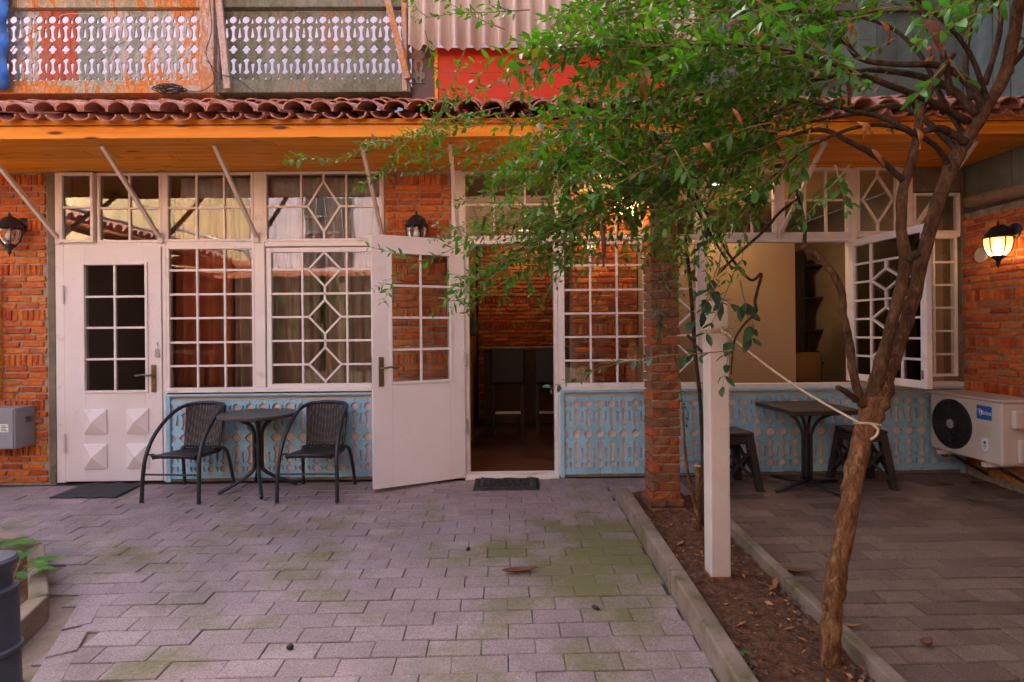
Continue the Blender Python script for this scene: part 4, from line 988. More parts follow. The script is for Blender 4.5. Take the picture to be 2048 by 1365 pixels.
curtain('taupe curtain behind the left half of the diamond window', 545, 640, .3, 2.52, .17, 'curtain_tan', 5, .03, 2)
curtain('taupe curtain behind the right half of the diamond window', 650, 760, .3, 2.52, .17, 'curtain_tan', 6, .028, 3)
curtain('narrow taupe curtain at the right edge of the six by three window', 470, 512, .3, 2.52, .18, 'curtain_tan', 2, .03, 4)
curtain('white lace valance at the top of the rust curtain window', 362, 508, 2.40, 2.575, .10, 'lace', 7, .014, 5, 'lace valances'); curtain('white lace valance at the top of the diamond window', 540, 764, 2.41, 2.575, .10, 'lace', 11, .014, 6, 'lace valances')
pb = P(582, 752, .3)
bg_ = MB(); nn = 10
vs = [(pb.x+.13*math.cos(a)*math.sin(b)*random.uniform(.85, 1.12), .32+.09*math.sin(a)*math.sin(b), pb.z-.05+.11*math.cos(b)*random.uniform(.85, 1.12)) for b in [math.pi*(j+.02)/(nn-.0) for j in range(nn)] for a in [2*math.pi*i/12 for i in range(12)]]
bg_.add(vs, [(j*12+i, j*12+(i+1) % 12, (j+1)*12+(i+1) % 12, (j+1)*12+i) for j in range(nn-1) for i in range(12)])
tag(bg_.build('plastic_bag', M['blue_bag'], smooth=True), 'blue plastic bag low behind the diamond window', 'bag')
tag(MB().box(-2.3, -1.2, .26, .6, .015, pb.z-.15).build('side_board', M['wood_mid'], bevel=.006), 'low wooden cabinet behind the diamond window', 'cabinet')
# ================================================================ brick pillar under the canopy edge
PXc, PYc = .5*(P(1301, 700, -.92).x+P(1359, 700, -.92).x), -.83; hw = .098
bp = thing('brick_pillar', 'freestanding brick pillar under the canopy edge at the head of the planter', 'pillar', (PXc, PYc, gz(PYc)))
MB().box(PXc-hw+.012, PXc+hw-.012, PYc-hw+.012, PYc+hw-.012, gz(PYc)-.05, SOF-.002).build('mortar_core', M['mortar'], bp)
PB = [chamfer_block(.114, .236, .052, .006, .004, 60+s) for s in range(6)]; PBL = [chamfer_block(.150, .236, .052, .006, .004, 70+s) for s in range(4)]; PBS = [chamfer_block(.078, .236, .052, .006, .004, 80+s) for s in range(4)]
items = []; z = gz(PYc)+.13; k = 0; Rp = random.Random(4)
def pbrick(me, x, y, zz, rot, s=1.0): items.append((me, Matrix.Translation((x+Rp.uniform(-.004, .004), y+Rp.uniform(-.004, .004), zz)) @ Matrix.Rotation(rot+Rp.uniform(-.02, .02), 4, 'Z') @ Matrix.Diagonal((s, s, Rp.uniform(.92, 1.05), 1)), .12))
zl = P(1325, 812, PYc-hw).z
while z < SOF-.03:
    s = 1.10 if abs(z-zl) < .034 else 1.0
    if k % 2 == 0:
        pbrick(Rp.choice(PBL), PXc-.043, PYc, z, 0, s); pbrick(Rp.choice(PBS), PXc+.078, PYc, z, 0, s)
    else:
        pbrick(Rp.choice(PBS), PXc-.079, PYc, z, 0, s); pbrick(Rp.choice(PBL), PXc+.041, PYc, z, 0, s)
    z += .0625; k += 1
for j in range(2):
    zz = gz(PYc)+.028+j*.058; e = .16-.015*j
    for dx in (-e/2, e/2): pbrick(PB[j], PXc+dx, PYc, zz, 0, 1.32-.12*j)
for k_, it in enumerate(items): items[k_] = (it[0], Matrix.Translation((PXc, PYc, 0)) @ Matrix.Diagonal((.83, .83, 1, 1)) @ Matrix.Translation((-PXc, -PYc, 0)) @ it[1], it[2])
pieces('brick', items, M['brick_pillar'], bp, 200)
# ================================================================ white steel post with rope
pp = P(1433, 900, -1.87); pt = thing('steel_post', 'white painted square steel post with rusty foot in the planting bed', 'post', (pp.x, -1.87, gz(-1.87)))
hw2 = .051; zt2 = 1.385
po = MB().box(pp.x-hw2, pp.x+hw2, -1.87-hw2, -1.87+hw2, gz(-1.87)+.05, zt2).build('shaft', M['white_metal'], pt, bevel=.008)
MB().box(pp.x-hw2-.002, pp.x+hw2+.002, -1.87-hw2-.002, -1.87+hw2+.002, gz(-1.87)-.05, gz(-1.87)+.052).build('rusty_foot', simple('rust', (.26, .075, .025), .9, .5, 30, bump=.6), pt, bevel=.006)
MB().box(pp.x-hw2-.006, pp.x+hw2+.006, -1.87-hw2-.006, -1.87+hw2+.006, zt2+.001, zt2+.008).build('cap_plate', M['grey_metal'], pt)
# ================================================================ lanterns
def lantern(base, n, label, lit=False, power=12):
    n = Vector(n).normalized(); base = Vector(base); c = base+n*.135; R_ = Matrix((n.cross(Vector((0, 0, 1))), -n, Vector((0, 0, 1)))).transposed().to_4x4()
    t = thing('wall_lantern', label, 'lantern', base, 'wall lanterns'); blk = M['black_metal']
    def mk(mb, nm, mat=blk, par=t, **k): return mb.build(nm, mat, par, **k)
    disc = MB().lathe([(.058, 0), (.058, .012), (.04, .026), (.02, .03)], (0, 0, 0), 20); disc.xf(Matrix.Translation(base) @ n.to_track_quat('Z', 'Y').to_matrix().to_4x4()); mk(disc, 'backplate', auto=True)
    mk(MB().tube(catmull([base+n*.02, base+n*.06+Vector((0, 0, .02)), base+n*.10+Vector((0, 0, .035)), c+Vector((0, 0, .03))], 5), .013, 8), 'arm', smooth=True)
    mk(MB().lathe([(.096, -.055), (.100, -.047), (.088, -.040), (.080, -.022), (.060, .004), (.052, .010), (.046, .022), (.030, .034), (.012, .040), (.008, .050), (.010, .056), (.004, .075), (.001, .08)], c, 18), 'roof', auto=True)
    prof = [(.086, -.056), (.087, -.09), (.080, -.13), (.066, -.165), (.042, -.195)]
    mk(MB().lathe(prof, c, 18), 'glass_shade', M['lamp_glass'] if lit else M['clear'], smooth=True)
    for k in range(6):
        a = 2*math.pi*k/6+.3; mk(MB().tube([c+Vector((math.cos(a)*(r+.003), math.sin(a)*(r+.003), z)) for r, z in prof], .0045, 6), 'cage_bar')
    mk(MB().lathe([(.046, -.190), (.048, -.200), (.030, -.212), (.020, -.222), (.012, -.240), (.016, -.250), (.006, -.268), (.003, -.285)], c, 14), 'finial', auto=True)
    mk(MB().lathe([(.012, -.06), (.013, -.085), (.024, -.105), (.028, -.125), (.018, -.145), (.004, -.152)], c, 12), 'bulb', M['bulb'] if lit else M['lace'], smooth=True)
    if lit:
        l = bpy.data.lights.new('lantern_light', 'POINT'); l.energy = power; l.color = (1, .55, .22); l.shadow_soft_size = .03
        lo = bpy.data.objects.new('lantern_light', l); COL.objects.link(lo); lo.parent = t; lo.location = c+Vector((0, 0, -.17))-base
lantern(P(47, 450, -.002), (0, -1, 0), 'unlit black lantern on the left brick wall')
lantern(P(838, 446, -.002), (0, -1, 0), 'unlit black lantern on the brick pier above the open door')
lantern(PX(2031, 462, XR-.012), (-1, 0, 0), 'lit black lantern on the brick side wall at right', True, .8)
lantern((PXc-hw-.004, PYc, P(1275, 378, PYc).z), (-1, 0, 0), 'lit lantern on the brick pillar half hidden by leaves', True, 3)
# ================================================================ fittings on the walls
mx1 = P(74, 840, 0).x; mxf = -.21; z0, z1 = P(31, 899, mxf).z, P(31, 817, mxf).z
mt = thing('meter_box', 'grey sheet metal meter box on the left brick wall, rusty at its lower edge', 'box', (mx1-.3, 0, z0))
MB().box(mx1-.60, mx1, mxf, -.012, z0, z1).build('cabinet', M['grey_metal'], mt, bevel=.006)
MB().box(mx1-.59, mx1-.012, mxf-.006, mxf-.001, z0+.012, z1-.012).build('lid', M['grey_metal'], mt, bevel=.003)
lbx = P(8, 860, mxf-.007)
MB().box(lbx.x-.03, lbx.x+.035, mxf-.0085, mxf-.0065, lbx.z-.02, lbx.z+.045).build('paper_label', M['lace'], mt)
for i in range(4): MB().box(lbx.x-.022, lbx.x+.026-.008*(i % 2), mxf-.0095, mxf-.0087, lbx.z-.01+i*.013, lbx.z-.005+i*.013).build('print_line', M['black_plastic'], mt)
for i in range(4): MB().box(mx1+.0005, mx1+.003, mxf+.10, mxf+.15, z1-.09-.012*i, z1-.085-.012*i).build('vent_slot', M['black_plastic'], mt)
p = P(2, 680, -.03); tag(MB().tube([(p.x-.012, -.04, P(2, 800).z), (p.x-.012, -.04, P(2, 560).z)], .016, 10).build('gas_pipe', M['gas_yellow'], smooth=True), 'thin yellow gas pipe at the far left edge of the wall', 'pipe')
# insulated pipe on the side wall
pa, pb_ = PX(1936, 404, XR-.06), PX(2048, 380, XR-.06); dv = (pb_-pa); n = 26; pts = [pa+dv*(i/n*3.2) for i in range(n+1)]
o = MB().tube(pts, [.050+.004*math.sin(i*2.3) for i in range(n+1)], 12).build('insulated_pipe', simple('pipe_wrap', (.28, .19, .12), .7, .3, 20, bump=.6, bscale=40), smooth=True)
tag(o, 'thick wrapped pipe sloping along the side wall above the lantern', 'pipe')
vc = PX(1964, 511, XR-.010); vt = thing('wall_vent', 'round pale plastic vent on the brick side wall', 'vent', vc)
RX = Matrix.Translation(vc) @ Matrix.Rotation(-math.pi/2, 4, 'Y')
MB().lathe([(.062, 0), (.062, .012), (.055, .018), (.046, .018), (.046, .008)], (0, 0, 0), 24).xf(RX).build('rim', M['vent'], vt, auto=True)
MB().lathe([(.045, .004), (.045, .006)], (0, 0, 0), 20).xf(RX).build('backing', M['black_plastic'], vt)
for i in range(7):
    d = -.036+i*.012; L = math.sqrt(max(0, .045**2-d*d)); MB().box(vc.x-.016, vc.x-.008, vc.y-L, vc.y+L, vc.z+d-.003, vc.z+d+.003).build('slat', M['vent'], vt)
# ================================================================ air conditioner
ax = 3.51; ay0, ay1 = -.80, -.13; az0, az1 = .245, .715
ac = thing('air_conditioner', 'beige outdoor air conditioner unit under the right lantern', 'air conditioner', (ax+.15, (ay0+ay1)/2, az0))
MB().box(ax, ax+.30, ay0, ay1, az0, az1-.022).build('casing', M['ac'], ac, bevel=.012)
MB().box(ax-.008, ax+.31, ay0-.008, ay1+.008, az1-.021, az1).build('lid', M['ac'], ac, bevel=.008)
fc = Vector((ax, ay1-.222, (az0+az1)/2-.005)); RF = Matrix.Translation(fc) @ Matrix.Rotation(-math.pi/2, 4, 'Y'); fr = .195
MB().lathe([(fr, 0), (fr, .010), (fr-.012, .012), (fr-.014, .003)], (0, 0, 0), 40).xf(RF).build('fan_ring', M['black_metal'], ac, auto=True)
MB().lathe([(fr-.015, .0015), (fr-.015, .0025)], (0, 0, 0), 40).xf(RF).build('fan_recess', M['black_plastic'], ac)
for r in (.165, .142, .119, .096, .073, .05):
    MB().tube([(r*math.cos(a), r*math.sin(a), .010+.006*(1-r/.18)) for a in [2*math.pi*i/36 for i in range(37)]], .0035, 5, False).xf(RF).build('grille_ring', M['black_metal'], ac)
for k in range(8):
    a = 2*math.pi*k/8; MB().tube([(.03*math.cos(a), .03*math.sin(a), .013), ((fr-.01)*math.cos(a), (fr-.01)*math.sin(a), .009)], .003, 5).xf(RF).build('grille_spoke', M['black_metal'], ac)
MB().lathe([(.036, .008), (.036, .016), (.028, .02)], (0, 0, 0), 20).xf(RF).build('fan_hub', M['grey_metal'], ac, auto=True)
for k in range(5):
    a = 2*math.pi*k/5; u = Vector((math.cos(a), math.sin(a), 0)); v = Vector((-math.sin(a), math.cos(a), 0))
    MB().add([u*.03-v*.02+Vector((0, 0, .004)), u*.165-v*.03+Vector((0, 0, .004)), u*.165+v*.055+Vector((0, 0, .007)), u*.03+v*.02+Vector((0, 0, .007))], [(0, 1, 2, 3)]).xf(RF).build('fan_blade', M['black_plastic'], ac)
def on_front(y, z, dx): return Vector((ax-dx, y, z))
bl = simple('blue_sticker', (.012, .13, .52), .4, .03, 3, bump=0); wh = simple('white_print', (.85, .85, .85), .5, .02, 3, bump=0)
yb0, yb1 = PX(2009-25, 835, ax).y, PX(1954, 825, ax).y; zc_ = PX(1968, 826, ax).z
MB().box(ax-.0045, ax-.001, yb0, yb1, zc_-.050, zc_+.052).build('brand_badge', bl, ac, bevel=.004)
def text_on(s, size, y, z, dx, name, mat, parent):
    cu_ = bpy.data.curves.new('t', 'FONT'); cu_.body = s; cu_.size = size; cu_.align_x = 'CENTER'; cu_.align_y = 'CENTER'; cu_.extrude = .0004
    to = bpy.data.objects.new('t', cu_); COL.objects.link(to); dg = bpy.context.evaluated_depsgraph_get(); me = bpy.data.meshes.new_from_object(to.evaluated_get(dg)); bpy.data.objects.remove(to)
    me.transform(Matrix.Translation((ax-dx, y, z)) @ Matrix.Rotation(-math.pi/2, 4, 'Z') @ Matrix.Rotation(math.pi/2, 4, 'X'))
    return link(name, me, mat, parent)
ym = (yb0+yb1)/2
text_on('Midea', .045, ym-.012, zc_, .0055, 'badge_lettering', wh, ac)
MB().tube([(ax-.0055, ym+.040+.024*math.cos(a), zc_+.024*math.sin(a)) for a in [math.radians(40+i*10) for i in range(22)]], .0022, 5).build('badge_swirl', wh, ac)
for i in range(4): MB().box(ax-.0015, ax-.0004, yb0, yb1+.01, zc_-.10-.020*i, zc_-.0985-.020*i).build('pressed_line', M['grey_metal'], ac)
zs_ = zc_-.235; MB().prism([(-.028, .05), (-.028, -.02), (0, -.05), (.028, -.02), (.028, .05)], -.002, 0).xf(Matrix.Translation((ax-.0006, ym-.005, zs_)) @ Matrix.Rotation(-math.pi/2, 4, 'Z')).build('shield_sticker', wh, ac)
MB().lathe([(.012, 0), (.012, .001)], (0, 0, 0), 16).xf(Matrix.Translation((ax-.0032, ym-.005, zs_+.018)) @ Matrix.Rotation(-math.pi/2, 4, 'Y')).build('sticker_dot', bl, ac)
for i in range(3): MB().box(ax-.004, ax-.0032, ym-.022+.004*i, ym+.012-.004*i, zs_-.005-.010*i, zs_-.001-.010*i).build('sticker_line', bl, ac)
MB().box(ax+.06, ax+.20, ay0-.045, ay0-.001, az0+.27, az0+.40).build('pipe_cover', M['ac'], ac, bevel=.012); MB().box(ax+.10, ax+.27, ay0-.035, ay0-.001, az0+.02, az0+.19).build('valve_cover', M['ac'], ac, bevel=.015)
MB().tube(catmull([(ax+.13, ay0-.04, az0+.27), (ax+.14, ay0-.06, az0+.20), (ax+.24, ay0-.06, az0+.15), (ax+.36, ay0-.04, az0+.14)], 5), .007, 6).build('drain_hose', M['black_plastic'], ac, smooth=True)
for y in (ay0+.12, ay1-.12):
    MB().box(ax-.03, XR-.02, y-.02, y+.02, az0-.03, az0-.002).build('bracket_arm', M['white_metal'], ac); MB().bar((ax+.05, y, az0-.02), (XR-.03, y, az0-.20), .025, .02).build('bracket_brace', M['black_metal'], ac); MB().lathe([(.02, -.05), (.024, -.03)], (ax+.02, y, az0), 12).build('rubber_foot', M['rubber'], ac)
# ================================================================ door mats
def mat_slab(label, corners, lines=True, zt=.010):
    t = thing('door_mat', label, 'mat', sum(corners, Vector())/4, 'black rubber door mats'); n = 14; vs = []; Rm = random.Random(len(label))
    for j in range(5):
        for i in range(n+1):
            a = corners[0].lerp(corners[1], i/n); b = corners[3].lerp(corners[2], i/n); p = a.lerp(b, j/4); e = .006*math.sin(i*1.3+j)*(j in (0, 4))+.003*Rm.random()
            vs.append(p+Vector((0, 0, zt+e)))
    me = MB().add(vs, [(j*(n+1)+i, j*(n+1)+i+1, (j+1)*(n+1)+i+1, (j+1)*(n+1)+i) for j in range(4) for i in range(n)])
    o = me.build('slab', M['rubber'], t, smooth=True); o.modifiers.new('t', 'SOLIDIFY').thickness = .008
    return t
c4 = [PG(x, y) for x, y in ((946, 983), (1079, 981), (1077, 955), (952, 956))]
tm = mat_slab('small black rubber mat with moulded pattern in front of the open doorway', c4)
def onmat(u, v, h=.016): a = c4[0].lerp(c4[1], u); b = c4[3].lerp(c4[2], u); return a.lerp(b, v)+Vector((0, 0, h))
mm = M['grey_metal']
rbm = simple('rubber_relief', (.060, .058, .060), .6, .3, 40)
for u in (.06, .18, .82, .94): MB().bar(onmat(u, .06), onmat(u, .94), .004, .004).build('raised_line', rbm, tm)
for v in (.1, .9): MB().bar(onmat(.06, v), onmat(.94, v), .004, .004).build('raised_line', rbm, tm)
for k in range(5):
    cx_ = .27+k*.115; pts = [onmat(cx_+.045*math.cos(a), .5+.27*math.sin(a)*(1 if k % 2 else .8)) for a in [2*math.pi*i/14 for i in range(15)]]; MB().tube(pts, .003, 5, False).build('raised_scroll', rbm, tm)
for k in range(10):
    v = .2+.07*k; pts = [onmat(.09+.06*((i % 2)), v+.03*i/3) for i in range(4)]; MB().tube(pts, .0025, 5, False).build('raised_scroll', rbm, tm); pts = [onmat(.85+.06*((i % 2)), v+.03*i/3) for i in range(4)]; MB().tube(pts, .0025, 5, False).build('raised_scroll', rbm, tm)
mat_slab('thin black ribbed mat lying askew in front of the closed door', [PG(98, 998), PG(232, 997), PG(292, 969), PG(172, 969)])
# ================================================================ wicker chairs and round table
def wicker():
    b = NB('wicker'); v = b.co('Object'); w1 = b.node('ShaderNodeTexWave', wave_type='BANDS', bands_direction='X'); b.set(w1.inputs['Vector'], v); w1.inputs['Scale'].default_value = 13
    w2 = b.node('ShaderNodeTexWave', wave_type='BANDS', bands_direction='Z'); b.set(w2.inputs['Vector'], v); w2.inputs['Scale'].default_value = 20
    w3 = b.node('ShaderNodeTexWave', wave_type='BANDS', bands_direction='Y'); b.set(w3.inputs['Vector'], v); w3.inputs['Scale'].default_value = 20
    h = b.math('MULTIPLY', w1.outputs['Fac'], b.math('MAXIMUM', w2.outputs['Fac'], w3.outputs['Fac'])); col = b.ramp(h, [(.1, (.010, .008, .008)), (.5, (.035, .027, .026)), (.9, (.13, .10, .085))])
    b.bsdf(col, .45, 0, b.bump(h, .9, .006), .5); return b.m
M['wicker'] = wicker()
def chair(loc, rz, label):
    t = thing('wicker_chair', label, 'chair', loc, 'wicker bistro chairs', rz); L = dict(local=True)
    half = [(-.225, -.225, 0), (-.222, -.215, .18), (-.214, -.195, .33), (-.206, -.13, .46), (-.198, -.02, .565), (-.186, .11, .64), (-.15, .205, .672), (-.08, .235, .682), (0, .242, .685)]
    full = half+[(-x, y, z) for x, y, z in half[-2::-1]]
    MB().tube(catmull(full, 5), .0142, 9).build('arm_frame', M['black_metal'], t, smooth=True, **L)
    for s in (-1, 1):
        MB().tube(catmull([(s*.12, .10, .335), (s*.165, .15, .335), (s*.19, .18, .30), (s*.205, .215, .15), (s*.215, .24, 0)], 5), .0130, 8).build('rear_leg', M['black_metal'], t, smooth=True, **L)
        MB().tube([(s*.214, -.19, .345), (s*.17, -.16, .345)], .006, 6).build('seat_bracket', M['black_metal'], t, **L)
        MB().lathe([(.015, 0), (.015, .02)], (s*.225, -.225, 0), 10).build('foot_cap', M['rubber'], t, **L)
    MB().tube([(-.221, -.212, .205), (.221, -.212, .205)], .0075, 8).build('stretcher', M['black_metal'], t, **L)
    n = 12; vs = []
    for j in range(n+1):
        for i in range(n+1):
            u = i/n*2-1; v = j/n; w_ = .185-.02*v; ed = .012*(abs(u)**6+(1-v)**8)
            vs.append((u*w_*(1-.06*(1-v)**6), -.185+.335*v, .350-.016*v-.012*(1-u*u)*math.sin(math.pi*v)-ed))
    sm = MB().add(vs, [(j*(n+1)+i, j*(n+1)+i+1, (j+1)*(n+1)+i+1, (j+1)*(n+1)+i) for j in range(n) for i in range(n)]).build('seat', M['wicker'], t, smooth=True, **L); sm.modifiers.new('t', 'SOLIDIFY').thickness = .02
    MB().tube([(-.175, -.184, .338), (.175, -.184, .338)], .011, 8).build('seat_edge', M['black_metal'], t, smooth=True, **L)
    vs = []
    for j in range(n+1):
        for i in range(n+1):
            u = i/n*2-1; v = j/n; hwid = .150+.018*v; vs.append((u*hwid, .150+.085*v**.8-.05*u*u*(.3+.5*v)+.0, .338+.335*v))
    bk = MB().add(vs, [(j*(n+1)+i, j*(n+1)+i+1, (j+1)*(n+1)+i+1, (j+1)*(n+1)+i) for j in range(n) for i in range(n)]).build('backrest', M['wicker'], t, smooth=True, **L); bk.modifiers.new('t', 'SOLIDIFY').thickness = .014
    return t
def on_ground(px, py): p = PG(px, py); return Vector((p.x, p.y, gz(p.y)))
c1 = (on_ground(278, 1010)+on_ground(401, 1008)+on_ground(369, 972)+on_ground(465, 970))/4
c2 = (on_ground(551, 1008)+on_ground(667, 1007)+on_ground(614, 971)+on_ground(709, 968))/4
chair(c1, -.10, 'black wicker armchair left of the round table, nearest the closed door'); chair(c2, -.04, 'black wicker armchair right of the round table, next to the open door')
tb = on_ground(517, 981); tz = P(515, 826, tb.y).z
rt_ = thing('round_table', 'small dark round bistro table between the two wicker armchairs', 'table', tb)
MB().lathe([(.285, -.026), (.292, -.018), (.292, -.006), (.286, 0)], (tb.x, tb.y, tz), 48).build('table_top', M['table_top'], rt_, auto=True)
for k in range(4):
    a = math.radians(28+90*k); ca, sa_ = math.cos(a), math.sin(a)
    prof = [(.20, tz-.027), (.13, tz-.05), (.06, tz-.09), (.030, tz-.16), (.028, tz-.3), (.028, .19), (.045, .145), (.10, .10), (.20, .045), (.285, tb.z+.014)]
    MB().tube(catmull([(tb.x+r*ca, tb.y+r*sa_, z) for r, z in prof], 4), .0145, 9).build('leg', M['black_metal'], rt_, smooth=True)
MB().lathe([(.03, .34), (.03, .36)], (tb.x, tb.y, 0), 12).build('clamp', M['black_metal'], rt_)
# ================================================================ square table and stools
qc = Vector((2.35, -.37, gz(-.37))); qz = .645
qt = thing('square_table', 'dark square table on a cross foot in front of the long blue panel', 'table', qc)
RQ = Matrix.Translation(qc) @ Matrix.Rotation(.05, 4, 'Z')
MB().box(-.27, .27, -.29, .29, qz-.035, qz).xf(RQ).build('table_top', M['black_plastic'], qt, bevel=.006)
for k in range(4):
    a = math.radians(45+90*k); ca, sa_ = math.cos(a), math.sin(a)
    MB().tube(catmull([(r*ca, r*sa_, z) for r, z in ((.22, qz-.04), (.15, qz-.06), (.08, qz-.11), (.036, qz-.2), (.030, qz-.3), (.030, .06))], 4), .012, 8).xf(RQ).build('column_bar', M['black_metal'], qt, smooth=True)
for k in range(4):
    a = math.radians(20+90*k); ca, sa_ = math.cos(a), math.sin(a)
    MB().tube([(0, 0, .055), (.33*ca, .33*sa_, .016)], .014, 8).xf(RQ).build('foot_bar', M['black_metal'], qt, smooth=True)
def stool(x, y, rz, label):
    t = thing('stool', label, 'stool', (x, y, gz(y)), 'dark plastic stools', rz); L = dict(local=True); mt_ = M['black_plastic']; H = .45; a, b = .125, .185
    MB().box(-a-.012, a+.012, -a-.012, a+.012, H-.03, H).build('seat', mt_, t, bevel=.012, **L)
    cor = [(-1, -1), (1, -1), (1, 1), (-1, 1)]
    for sx, sy in cor:
        tp = [(sx*(a+.008), sy*(a+.008)), (sx*(a-.05), sy*(a+.008)), (sx*(a-.05), sy*(a-.05)), (sx*(a+.008), sy*(a-.05))]; k = b/a
        bt = [(sx*b, sy*b), (sx*(b-.05), sy*b), (sx*(b-.05), sy*(b-.05)), (sx*b, sy*(b-.05))]
        if sx*sy > 0: tp.reverse(); bt.reverse()
        MB().hexa([(p[0], p[1], 0) for p in bt], [(p[0], p[1], H-.031) for p in tp]).build('leg', mt_, t, bevel=.004, **L)
        MB().box(sx*b-.028 if sx > 0 else sx*b-.004, sx*b+.004 if sx > 0 else sx*b+.028, min(sy*b, sy*b-sy*.03), max(sy*b, sy*b-sy*.03), -.001, .015).build('foot', mt_, t, **L)
    for (p, q) in zip(cor, cor[1:]+cor[:1]):
        e = lambda c, z: Vector((c[0]*(b+(a-b)*z/H-.012), c[1]*(b+(a-b)*z/H-.012), z))
        MB().bar(e(p, .05), e(q, .33), .022, .02).build('brace', mt_, t, **L); MB().bar(e(q, .05), e(p, .33), .022, .02).build('brace', mt_, t, **L); MB().bar(e(p, H-.06), e(q, H-.06), .02, .06).build('apron', mt_, t, **L)
s1 = on_ground(1452, 972); s2 = on_ground(1722, 968)
stool(s1.x+.02, s1.y-.02, .12, 'dark plastic stool half hidden behind the white steel post'); stool(s2.x, s2.y, -.08, 'dark plastic stool between the square table and the air conditioner')
# ================================================================ rope from post to trunk
ra = Vector((pp.x+.02, -1.87-hw2-.010, P(1425, 662, -1.94).z)); rb = PD(1722, 848, 2.22)
RR = .0062
rp_ = MB(); pts = []
for i in range(26):
    a = i/25*2*math.pi*2; pts.append((pp.x+(hw2+.008)*max(-1, min(1, 1.3*math.cos(a))), -1.87+(hw2+.008)*max(-1, min(1, 1.3*math.sin(a))), ra.z-.012+.02*i/25))
rope = thing('rope', 'pale rope tied from the white post to the tree trunk', 'rope', ra)
rp_.tube(catmull(pts, 3), RR*.8, 7).build('post_loop', M['rope'], rope, smooth=True)
kn = [(ra.x+.025*math.cos(i*1.9)+.012*i/6, ra.y-.012+.010*math.sin(i*2.7), ra.z+.018*math.sin(i*1.3)) for i in range(14)]
MB().tube(catmull(kn, 4), RR*.75, 7).build('knot', M['rope'], rope, smooth=True)
ll = [ra.lerp(rb, t)+Vector((0, 0, -.03*math.sin(math.pi*t))) for t in [i/24 for i in range(25)]]
MB().tube(ll, RR*.8, 7).build('line', M['rope'], rope, smooth=True)
tcn = PD(1735, 850, 2.27); lp2 = [(tcn.x+.046*math.cos(a), tcn.y+.046*math.sin(a), tcn.z+.012*math.cos(a+2.2)) for a in [2*math.pi*i/20 for i in range(21)]]
MB().tube(lp2, RR*.85, 7).build('trunk_loop', M['rope'], rope, smooth=True)
e0 = Vector(lp2[14]); MB().tube(catmull([e0, e0+Vector((.02, -.01, -.02)), e0+Vector((.012, -.012, -.045)), e0+Vector((-.01, -.012, -.06))], 4), RR*.85, 7).build('loose_end', M['rope'], rope, smooth=True)
# ================================================================ bed and bollard lower left
kk = [Vector((p.x, p.y, gz(p.y))) for p in (k1, k2, k3, k4)]
kerb_run('planter_kerb', kk, .075, .11, 'pale concrete kerb of the angular bed at the lower left corner', 'planter kerbs', M['kerb'])
sl = MB().add([Vector((p.x-.03, p.y, gz(p.y)+.05)) for p in (kk[3], kk[2], kk[1], kk[0])]+[Vector((-5, -1.2, .0)), Vector((-5, -4, -.06))], [(0, 1, 2, 3, 4, 5)])
tag(sl.build('bed_soil', M['soil']), kind='structure')
bo = PD(-20, 1240, 1.95); bbx, bby = bo.x, bo.y; bz0 = gz(bby); bt_ = thing('bollard', 'dark navy cast iron bollard at the lower left corner', 'bollard', (bbx, bby, bz0))
zt3 = PD(-20, 1122, 1.95).z
MB().lathe([(.10, bz0), (.10, bz0+.08), (.085, bz0+.10), (.078, zt3-.12), (.070, zt3-.10)], (bbx, bby, 0), 24).build('shaft', M['bollard'], bt_, auto=True)
for za_, r in ((zt3-.31, .090), (zt3-.105, .078)): MB().lathe([(r-.012, -.014), (r, -.006), (r, .006), (r-.012, .014)], (bbx, bby, za_), 24).build('collar', M['bollard'], bt_, auto=True)
MB().lathe([(.062, -.095), (.060, -.05), (.066, -.03), (.078, -.012), (.080, 0), (.070, .010), (.02, .016)], (bbx, bby, zt3), 24).build('cap', M['bollard'], bt_, auto=True)
# ================================================================ leaves and pods on the paving
def flat_leaf(label, px, py, L, W, rz, name='fallen_leaf', mat='pod', curl=.02, cat='leaf', grp='fallen leaves and seeds on the paving'):
    p = PG(px, py); n = 10; vs = []
    for i in range(n+1):
        t = i/n; w_ = W*math.sin(math.pi*t**.85)**.8 if 0 < t < 1 else .0006; x = (t-.5)*L
        for s in (-1, 0, 1): vs.append((x, s*w_/2+.12*W*math.sin(3*t), .004+curl*(2*t-1)**2+(.35*w_*abs(s))))
    mb = MB().add(vs, [(i*3+k, (i+1)*3+k, (i+1)*3+k+1, i*3+k+1) for i in range(n) for k in range(2)])
    o = mb.build(name, M[mat], smooth=True, loc=(p.x, p.y, gz(p.y)+.002)); o.rotation_euler = (0, 0, rz); o.modifiers.new('t', 'SOLIDIFY').thickness = .002
    return tag(o, label, cat, grp)
flat_leaf('long dark brown fallen leaf lying on the open paving', 1040, 1147, .21, .048, .16)
flat_leaf('long brown fallen leaf on the dark terrace beside the kerb', 1590, 1148, .21, .05, -.18)
flat_leaf('curled brown leaf on the terrace near the lower right', 1855, 1292, .075, .04, .6, mat='pod'); flat_leaf('small orange leaf behind the tree trunk on the terrace', 1695, 1255, .12, .018, -.3, mat='dry')
flat_leaf('pale brown leaf on the soil beside the left kerb', 1460, 1292, .10, .035, -.4, mat='dry'); flat_leaf('dark leaf on the terrace in front of the air conditioner', 1950, 970, .10, .05, .4); flat_leaf('brown leaf on the terrace beside the stool', 1890, 972, .12, .045, -.4)
